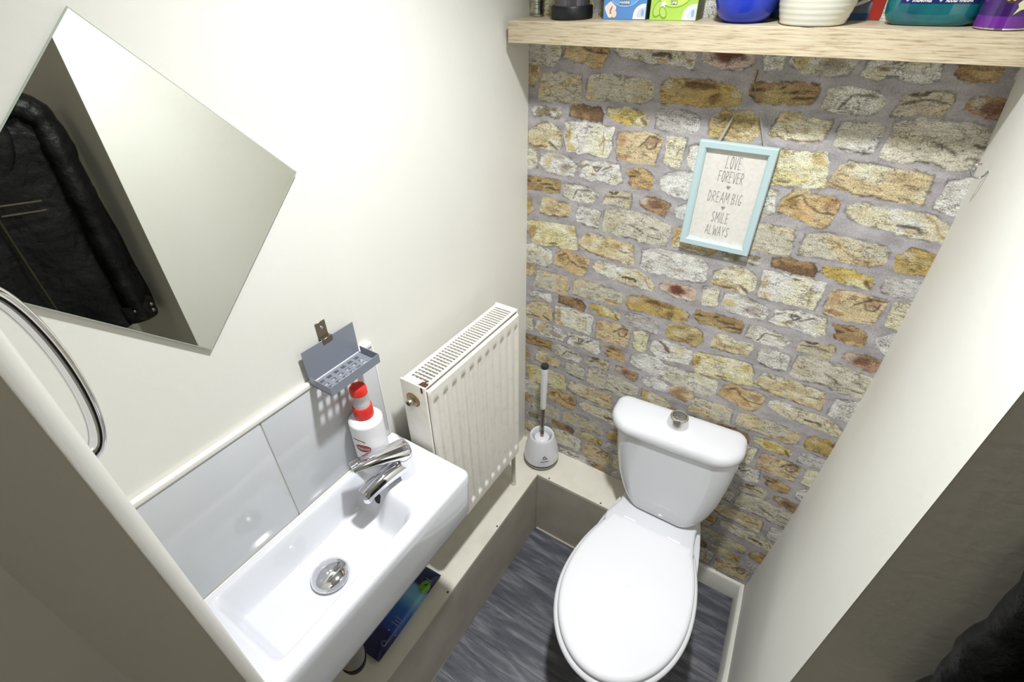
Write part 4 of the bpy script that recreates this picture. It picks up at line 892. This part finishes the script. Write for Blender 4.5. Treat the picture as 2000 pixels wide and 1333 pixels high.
part(t, 'ribbon', oncan(bm, AZC+0.22, 0.031, 0.0010), mat('cream ribbon print', (226, 220, 176), 0.4), False)

# ------------------------------------------------------------------ hanging sign
WX, WY = 0.53, 0.0
sg = thing('framed_sign', 'pale blue framed sign with grey handwriting hung on the stone wallpaper', 'sign', (0.53, -0.004, 1.294))
FX0, FX1, FZ0, FZ1 = 0.4505, 0.6100, 1.2935, 1.5335; FB = 0.017; FD = 0.017
BL = mat('pale aqua frame paint', (188, 211, 213), 0.5, bump=(60, 0.1))
bm = bmesh.new()
y0, y1 = -0.003, -0.003-FD
outer = [(FX0, FZ0), (FX1, FZ0), (FX1, FZ1), (FX0, FZ1)]
def inset(d): return [(FX0+d, FZ0+d), (FX1-d, FZ0+d), (FX1-d, FZ1-d), (FX0+d, FZ1-d)]
prof = [(0.0, y0), (0.0, y1+0.0015), (0.0015, y1), (FB-0.004, y1), (FB-0.001, y1+0.003), (FB, y1+0.008), (FB, y0)]
rings = [[(x, y, z) for x, z in inset(d)] for d, y in prof]
loft(bm, rings, False, False); obj('frame', bm, BL, sg, False)
bm = bmesh.new(); box(bm, (FX0+FB-0.001, -0.0105, FZ0+FB-0.001), (FX1-FB+0.001, -0.004, FZ1-FB+0.001)); obj('panel', bm, mat('off white linen print', (228, 224, 216), 0.7, var=(120, (220, 215, 206), 0.35, 0.65)), sg, False)
GLY = {   # narrow hand-drawn capitals as strokes in a unit cell
 'L': [[(0.15, 1), (0.1, 0.0), (0.85, 0.03)]], 'O': [[(0.5+0.36*math.sin(2*PI*i/16), 0.5+0.5*math.cos(2*PI*i/16)) for i in range(17)]], 'V': [[(0.08, 1), (0.5, 0), (0.92, 1)]],
 'E': [[(0.85, 0.98), (0.15, 1), (0.15, 0.0), (0.88, 0.02)], [(0.15, 0.52), (0.7, 0.53)]], 'F': [[(0.88, 0.98), (0.15, 1), (0.15, 0)], [(0.15, 0.52), (0.7, 0.53)]],
 'R': [[(0.15, 0), (0.15, 1), (0.65, 0.95), (0.82, 0.76), (0.6, 0.55), (0.15, 0.48), (0.9, 0)]], 'D': [[(0.12, 0), (0.12, 1), (0.55, 0.9), (0.88, 0.5), (0.55, 0.08), (0.12, 0)]],
 'A': [[(0.05, 0), (0.5, 1), (0.95, 0)], [(0.22, 0.35), (0.8, 0.35)]], 'M': [[(0.05, 0), (0.15, 1), (0.5, 0.35), (0.85, 1), (0.98, 0)]], 'B': [[(0.15, 0), (0.15, 1), (0.7, 0.9), (0.75, 0.65), (0.2, 0.52), (0.8, 0.4), (0.8, 0.12), (0.15, 0)]],
 'I': [[(0.5, 0), (0.5, 1)]], 'G': [[(0.85, 0.9), (0.5, 1), (0.15, 0.55), (0.3, 0.06), (0.75, 0.05), (0.85, 0.36), (0.55, 0.38)]], 'S': [[(0.85, 0.9), (0.5, 1), (0.15, 0.8), (0.4, 0.55), (0.82, 0.28), (0.5, 0), (0.12, 0.12)]],
 'Y': [[(0.08, 1), (0.5, 0.48), (0.92, 1)], [(0.5, 0.48), (0.5, 0)]], 'W': [[(0.03, 1), (0.25, 0), (0.5, 0.7), (0.75, 0), (0.97, 1)]]}
INK = mat('grey ink', (150, 146, 144), 0.7)
ysg = -0.0109
def strokes(bm, s, x0, x1, z0, z1, wd=0.0011):
    adv = {' ': 0.45, 'I': 0.55, 'M': 1.25, 'W': 1.3}
    W = [adv.get(c, 1.0) for c in s]; k = (x1-x0)/sum(W); x = x0
    for c, a in zip(s, W):
        for st in GLY.get(c, []):
            pts = [(x+k*a*(0.08+0.84*p[0]), z0+(z1-z0)*p[1]) for p in st]
            for i in range(len(pts)-1):
                (ax, az), (bx_, bz) = pts[i], pts[i+1]; L = math.hypot(bx_-ax, bz-az) or 1; ux, uz = (bx_-ax)/L*wd/2, (bz-az)/L*wd/2
                quad(bm, [(ax-ux-uz, ysg, az-uz+ux), (bx_+ux-uz, ysg, bz+uz+ux), (bx_+ux+uz, ysg, bz+uz-ux), (ax-ux+uz, ysg, az-uz-ux)])
        x += k*a
for s, x0, x1, z0, z1 in [('LOVE', 0.513, 0.547, 1.481, 1.506), ('FOREVER', 0.503, 0.558, 1.451, 1.474), ('DREAM BIG', 0.491, 0.566, 1.404, 1.428), ('SMILE', 0.509, 0.549, 1.3575, 1.381), ('ALWAYS', 0.502, 0.556, 1.326, 1.3485)]:
    bm = bmesh.new(); strokes(bm, s, x0, x1, z0, z1); obj('lettering', bm, INK, sg, False)
for cx, cz in ((0.5305, 1.440), (0.5300, 1.393)):
    bm = bmesh.new(); pts = []
    for i in range(28):
        q = 2*PI*i/28; pts.append((cx+0.00030*16*math.sin(q)**3*0.9, cz+0.00030*(13*math.cos(q)-5*math.cos(2*q)-2*math.cos(3*q)-math.cos(4*q))))
    f = bm.faces.new([bm.verts.new((x, ysg, z)) for x, z in pts]); obj('heart', bm, INK, sg, False)
RB = mat('silver grey ribbon', (176, 172, 166), 0.45, 0.2)
for (xa, za) in ((0.4875, 1.532), (0.582, 1.532)):
    bm = bmesh.new(); xb, zb, n = 0.5285+(0.0015 if xa > 0.53 else -0.0015), 1.6485, 24; L = []
    d = Vector((xb-xa, 0, zb-za)).normalized(); nn = Vector((-d.z, 0, d.x)); R1 = []
    for i in range(n+1):
        s = i/n; w = 0.0030*(1-0.55*s) if xa < 0.53 else 0.0034*(1-0.6*s); tw = s*1.9
        c = Vector((xa+(xb-xa)*s, -0.008-0.004*s, za+(zb-za)*s)); o2 = nn*math.cos(tw)*w+Vector((0, math.sin(tw)*w, 0)); th = Vector((0, 0.0004, 0))
        R1.append([c-o2-th, c+o2-th, c+o2+th, c-o2+th])
    loft(bm, R1); obj('ribbon', bm, RB, sg, True)
hk = thing('picture_hook', 'small brass picture hook on the wallpaper holding the sign ribbon', 'hook', (0.528, -0.002, 1.645))
bm = bmesh.new()
tube(bm, [(0.5285, -0.0012, 1.672), (0.5285, -0.0012, 1.645)], (0.0035), 4, flat=0.3)
tube(bm, spline([(0.5285, -0.0015, 1.650), (0.5285, -0.004, 1.643), (0.5285, -0.009, 1.642), (0.5285, -0.013, 1.647), (0.5285, -0.014, 1.654)], 5), 0.0024, 8, flat=0.5)
obj('hook_body', bm, M['brass'], hk, False)
bm = bmesh.new(); lathe(bm, [(0.0024, 0), (0.002, 0.0012), (0.0004, 0.0015)], (0, 0, 0), 16); bmesh.ops.transform(bm, matrix=Matrix.Translation((0.5285, -0.0016, 1.664)) @ Matrix.Rotation(PI/2, 4, 'X'), verts=bm.verts[:]); obj('nail_head', bm, M['brass'], hk)

# screw hook in the right wall
bm = bmesh.new()
tube(bm, spline([(0.9428, -0.096, 1.5620999999999998), (0.9348, -0.096, 1.5611), (0.9279, -0.096, 1.5576), (0.9251, -0.096, 1.5505), (0.9196, -0.096, 1.5463), (0.911, -0.096, 1.5491), (0.9058, -0.096, 1.5567), (0.9059, -0.096, 1.5625), (0.9096, -0.096, 1.5663), (0.9161, -0.096, 1.5681)], 6), 0.0015, 10)
ch = obj('cup_hook', bm, mat('zinc wire', (190, 194, 196), 0.2, 1.0)); tag(ch, 'zinc wire cup hook screwed into the right wall', 'hook')

# ------------------------------------------------------------------ wipes pack under the basin
pk = thing('wipes_pack', 'navy and green wipes pack lying on the boxing under the wash basin', 'pack', (0.045, -0.775, BH))
bm = bmesh.new(); nxp, nyp = 14, 40; PA = Vector((0.089, -0.640)); PB = Vector((0.100, -0.915)); wv = Vector((-0.090, -0.004))
def pack_pt(i, j, sgn):
    u = i/nxp; v = j/nyp; p = PA+(PB-PA)*v+wv*u
    e = min(1, min(v, 1-v)/0.10); c = (max(0, 1-(2*u-1)**4))**0.5; hh = 0.016*(e**0.6)*c
    z = BH+0.0005+0.016+sgn*hh
    if v < 0.001 or v > 0.999: z = BH+0.0165
    z += 0.0012*math.sin(v*60)*c*(1-e)
    return (p.x, p.y, z)
Rt = [[pack_pt(i, j, 1) for i in range(nxp+1)]+[pack_pt(i, j, -1) for i in range(nxp-1, 0, -1)] for j in range(nyp+1)]
loft(bm, Rt)
m = mat('navy film', (26, 32, 92), 0.3, coat=0.3); n_ = m.node_tree.nodes; l_ = m.node_tree.links
tc = n_.new('ShaderNodeTexCoord'); sp_ = n_.new('ShaderNodeSeparateXYZ'); l_.new(tc.outputs['Object'], sp_.inputs[0])
mr = n_.new('ShaderNodeMapRange'); mr.inputs[1].default_value = -0.915; mr.inputs[2].default_value = -0.640; l_.new(sp_.outputs[1], mr.inputs[0])
nz_t = n_.new('ShaderNodeTexNoise'); nz_t.inputs['Scale'].default_value = 30; ad = n_.new('ShaderNodeMath'); ad.operation = 'MULTIPLY_ADD'; ad.inputs[1].default_value = 0.05; l_.new(nz_t.outputs['Fac'], ad.inputs[0]); l_.new(mr.outputs[0], ad.inputs[2])
rp = n_.new('ShaderNodeValToRGB'); rp.color_ramp.interpolation = 'LINEAR'; e = rp.color_ramp.elements
e[0].position = 0.0; e[0].color = lin((24, 26, 72)); e[1].position = 1.0; e[1].color = lin((24, 26, 70))
for pos, c in [(0.25, (26, 30, 84)), (0.30, (26, 60, 150)), (0.52, (40, 104, 182)), (0.66, (120, 180, 210)), (0.76, (110, 170, 200)), (0.80, (28, 32, 86))]:
    k = e.new(pos); k.color = lin(c)
l_.new(ad.outputs[0], rp.inputs[0]); l_.new(rp.outputs[0], n_['Principled BSDF'].inputs['Base Color'])
obj('pack_body', bm, m, pk, True, 60)
def onpack(pts, name, mt, dz=0.0006):
    bm = bmesh.new(); vs = []
    for u, v in pts:
        p = PA+(PB-PA)*v+wv*u; q = pack_pt(u*nxp, v*nyp, 1); vs.append(bm.verts.new((p.x, p.y, q[2]+dz)))
    bm.faces.new(vs); return obj(name, bm, mt, pk, False)
GN = mat('green print', (104, 160, 44), 0.3)
onpack([(0.17+0.16*math.cos(q), 0.215+0.075*math.sin(q)) for q in [2*PI*i/20 for i in range(20)]], 'green_patch', GN, 0.0012)
onpack([(0.02, 0.735), (0.30, 0.735), (0.30, 0.748), (0.02, 0.748)], 'green_line', mat('pale green print', (120, 160, 130), 0.4), 0.0014)
GP = mat('pale grey print', (130, 140, 180), 0.4)
for v, w in ((0.60, 0.26), (0.63, 0.22), (0.66, 0.28), (0.125, 0.2)): onpack([(0.10, v), (0.10+w, v), (0.10+w, v+0.009), (0.10, v+0.009)], 'print_line', GP, 0.0014)
onpack([(0.16+0.08*math.cos(q), 0.86+0.027*math.sin(q)) for q in [2*PI*i/18 for i in range(18)]], 'round_mark', GP, 0.0014)
onpack([(0.16+0.062*math.cos(q), 0.86+0.021*math.sin(q)) for q in [2*PI*i/18 for i in range(18)]], 'round_mark_inner', mat('navy print patch', (30, 34, 90), 0.4), 0.0018)

# ------------------------------------------------------------------ folding door leaf in the doorway
DA = math.radians(196.9)                       # direction from the leading edge back to the hinge
dd = Vector((math.cos(DA), math.sin(DA))); dn = Vector((-dd.y, dd.x))        # dn points to the camera side
if dn.y > 0: dn = -dn
EF = Vector((0.300, -1.145)); TH = 0.0193; RR = 0.012
def D(s, t, z): p = EF+dd*s+dn*t; return (p.x, p.y, z)
DL = (EF.x-0.006)/(-dd.x)
bm = bmesh.new(); prof = [(DL, 0.0)]
for i in range(9):
    q = 0.5*PI*i/8; prof.append((RR-RR*math.sin(q), RR-RR*math.cos(q)))
prof += [(0.0, TH-0.0015), (0.0006, TH-0.0004), (0.0018, TH), (0.0022, TH-0.0008), (0.0030, TH-0.0008), (0.0034, TH), (DL, TH)]
prof2 = [(s, t) for s, t in prof]
# grooved stile line on the camera face
rings = [[D(s, t, z) for s, t in prof2] for z in (0.012, 0.3, 0.7, 1.1, 1.5, 1.98)]
loft(bm, rings)
dm = mat('painted wood grain door', (216, 214, 206), 0.36, bump=(14, 0.22, 0.003), stretch=(6, 6, 1))
do = obj('door_1', bm, dm, None, True, 35); do['kind'] = 'structure'
bm = bmesh.new(); hp = []
zc0, zc1 = 1.494, 1.650
for i in range(61):
    q = 0.5-0.5*math.cos(PI*i/60); hp.append(D(0.034, -0.002-0.0275*math.sin(PI*q)**0.30, zc0+(zc1-zc0)*q))
tube(bm, hp, [(0.0062, 0.0062)]*61, 14)
for z in (zc0, zc1): tube(bm, [D(0.034, 0.0, z), D(0.034, -0.004, z)], 0.007, 16)
dh = obj('door_handle', bm, M['chrome'], do)

# ------------------------------------------------------------------ recess: coat rail, hanger, leather jacket
bm = bmesh.new(); tube(bm, [(1.20, YR, 1.70), (1.20, -2.019, 1.70)], 0.0125, 20)
rl = obj('coat_rail', bm, M['steel']); tag(rl, 'steel coat rail across the recess behind the right wall corner', 'rail')
def jk_y(z): return 0
jk = thing('leather_jacket', 'black leather jacket hanging in the dark recess behind the right wall', 'jacket', (1.13, -0.83, 0.92))
LE = mat('black leather', (11, 11, 11), 0.5, spec=0.35, bump=(34, 0.9, 0.010))
ZI = mat('old zip metal', (84, 78, 66), 0.4, 0.8)
YC = -0.833
bm = bmesh.new(); rings = []; nr = 64
for k in range(40):
    t = k/39; z = 0.93+(1.64-0.93)*t
    hw = float(np.interp(t, [0, 0.06, 0.5, 0.85, 0.95, 1.0], [0.185, 0.190, 0.185, 0.180, 0.130, 0.055])); hd = float(np.interp(t, [0, 0.3, 0.8, 0.95, 1], [0.036, 0.046, 0.052, 0.040, 0.028]))
    r = []
    for j in range(nr):
        a = 2*PI*j/nr; c, s = math.cos(a), math.sin(a)
        fold = 0.010*math.sin(5*a+2.5*t)+0.006*math.sin(9*a-4*t+1)+0.004*math.sin(23*t+3*a)
        x = 1.095+(hd+fold*(1-0.5*t))*math.copysign(abs(c)**0.7, c); y = YC+(hw+0.3*fold)*math.copysign(abs(s)**0.8, s)
        r.append((x, y, z+0.006*math.sin(3*a)*(1-t)))
    rings.append(r)
loft(bm, rings); obj('jacket_body', bm, LE, jk, True, 80)
def sleeve(y0, y1, xo, zb):
    bm = bmesh.new(); pts = spline([(1.095, y0*0.5+YC*0.5, 1.595), (1.075+xo*0.3, y0*0.85+y1*0.15, 1.54), (1.045+xo, y0*0.5+y1*0.5, 1.38), (1.048+xo, y1, 1.15), (1.050+xo, y1*1.0, zb)], 10); rr = []
    for i in range(len(pts)):
        t = i/(len(pts)-1); w = 0.062-0.017*t+0.0035*math.sin(t*38)+0.0025*math.sin(t*83+1); rr.append((w, w*0.62))
    tube(bm, pts, rr, 22); return obj('sleeve', bm, LE, jk, True, 80), pts[-1]
s1, p1 = sleeve(-0.692, -0.704, 0.0, 0.955)
s2, p2 = sleeve(-0.99, -1.00, 0.0, 0.965)
bm = bmesh.new(); lathe(bm, [(0.045, -0.012), (0.047, 0.0), (0.047, 0.040), (0.044, 0.045)], (p1.x, p1.y, p1.z), 24, sx=0.75); obj('cuff', bm, LE, s1)
bm = bmesh.new(); lathe(bm, [(0.045, -0.012), (0.047, 0.0), (0.047, 0.040), (0.044, 0.045)], (p2.x, p2.y, p2.z), 24, sx=0.75); obj('cuff', bm, LE, s2)
SN = mat('nickel snap', (160, 158, 152), 0.3, 1.0)
for (y, z) in ((p1.y-0.012, p1.z+0.012), (p1.y-0.020, p1.z+0.030), (p1.y+0.028, p1.z+0.010), (p1.y+0.030, p1.z+0.030)):
    bm = bmesh.new(); lathe(bm, [(0.0062, -0.004), (0.0062, 0.001), (0.004, 0.0025), (0.0008, 0.003)], (0, 0, 0), 18)
    xx = p1.x-0.0355*math.sqrt(max(0.05, 1-((y-p1.y)/0.047)**2)); bmesh.ops.transform(bm, matrix=Matrix.Translation((xx, y, z)) @ Matrix.Rotation(-PI/2, 4, 'Y'), verts=bm.verts[:]); obj('snap', bm, SN, s1)
bm = bmesh.new(); tube(bm, spline([(1.06, -0.80, 1.60), (1.055, -0.86, 1.625), (1.075, -0.92, 1.61)], 6), (0.020), 12, flat=0.5); tube(bm, spline([(1.05, -0.79, 1.58), (1.043, -0.80, 1.50), (1.052, -0.83, 1.44)], 6), 0.022, 12, flat=0.3); obj('collar', bm, LE, jk)
for z in (1.36, 1.335):
    bm = bmesh.new(); tube(bm, [(1.034, -0.79, z), (1.034, -0.84, z+0.006), (1.038, -0.88, z+0.010)], 0.0028, 8); obj('pocket_zip', bm, ZI, jk)
bm = bmesh.new(); tube(bm, spline([(1.040, -0.885, 1.54), (1.038, -0.89, 1.25), (1.042, -0.888, 0.96)], 8), 0.0030, 8); obj('front_zip', bm, ZI, jk)
hg = thing('coat_hanger', 'wire coat hanger on the rail carrying the black jacket', 'hanger', (1.13, YC, 1.60))
bm = bmesh.new(); tube(bm, spline([(1.095, YC, 1.63), (1.105, YC, 1.65), (1.170, YC, 1.675), (1.182, YC, 1.70), (1.20, YC, 1.7145), (1.2165, YC, 1.702)], 6), 0.0018, 8); obj('hook', bm, M['steel'], hg)
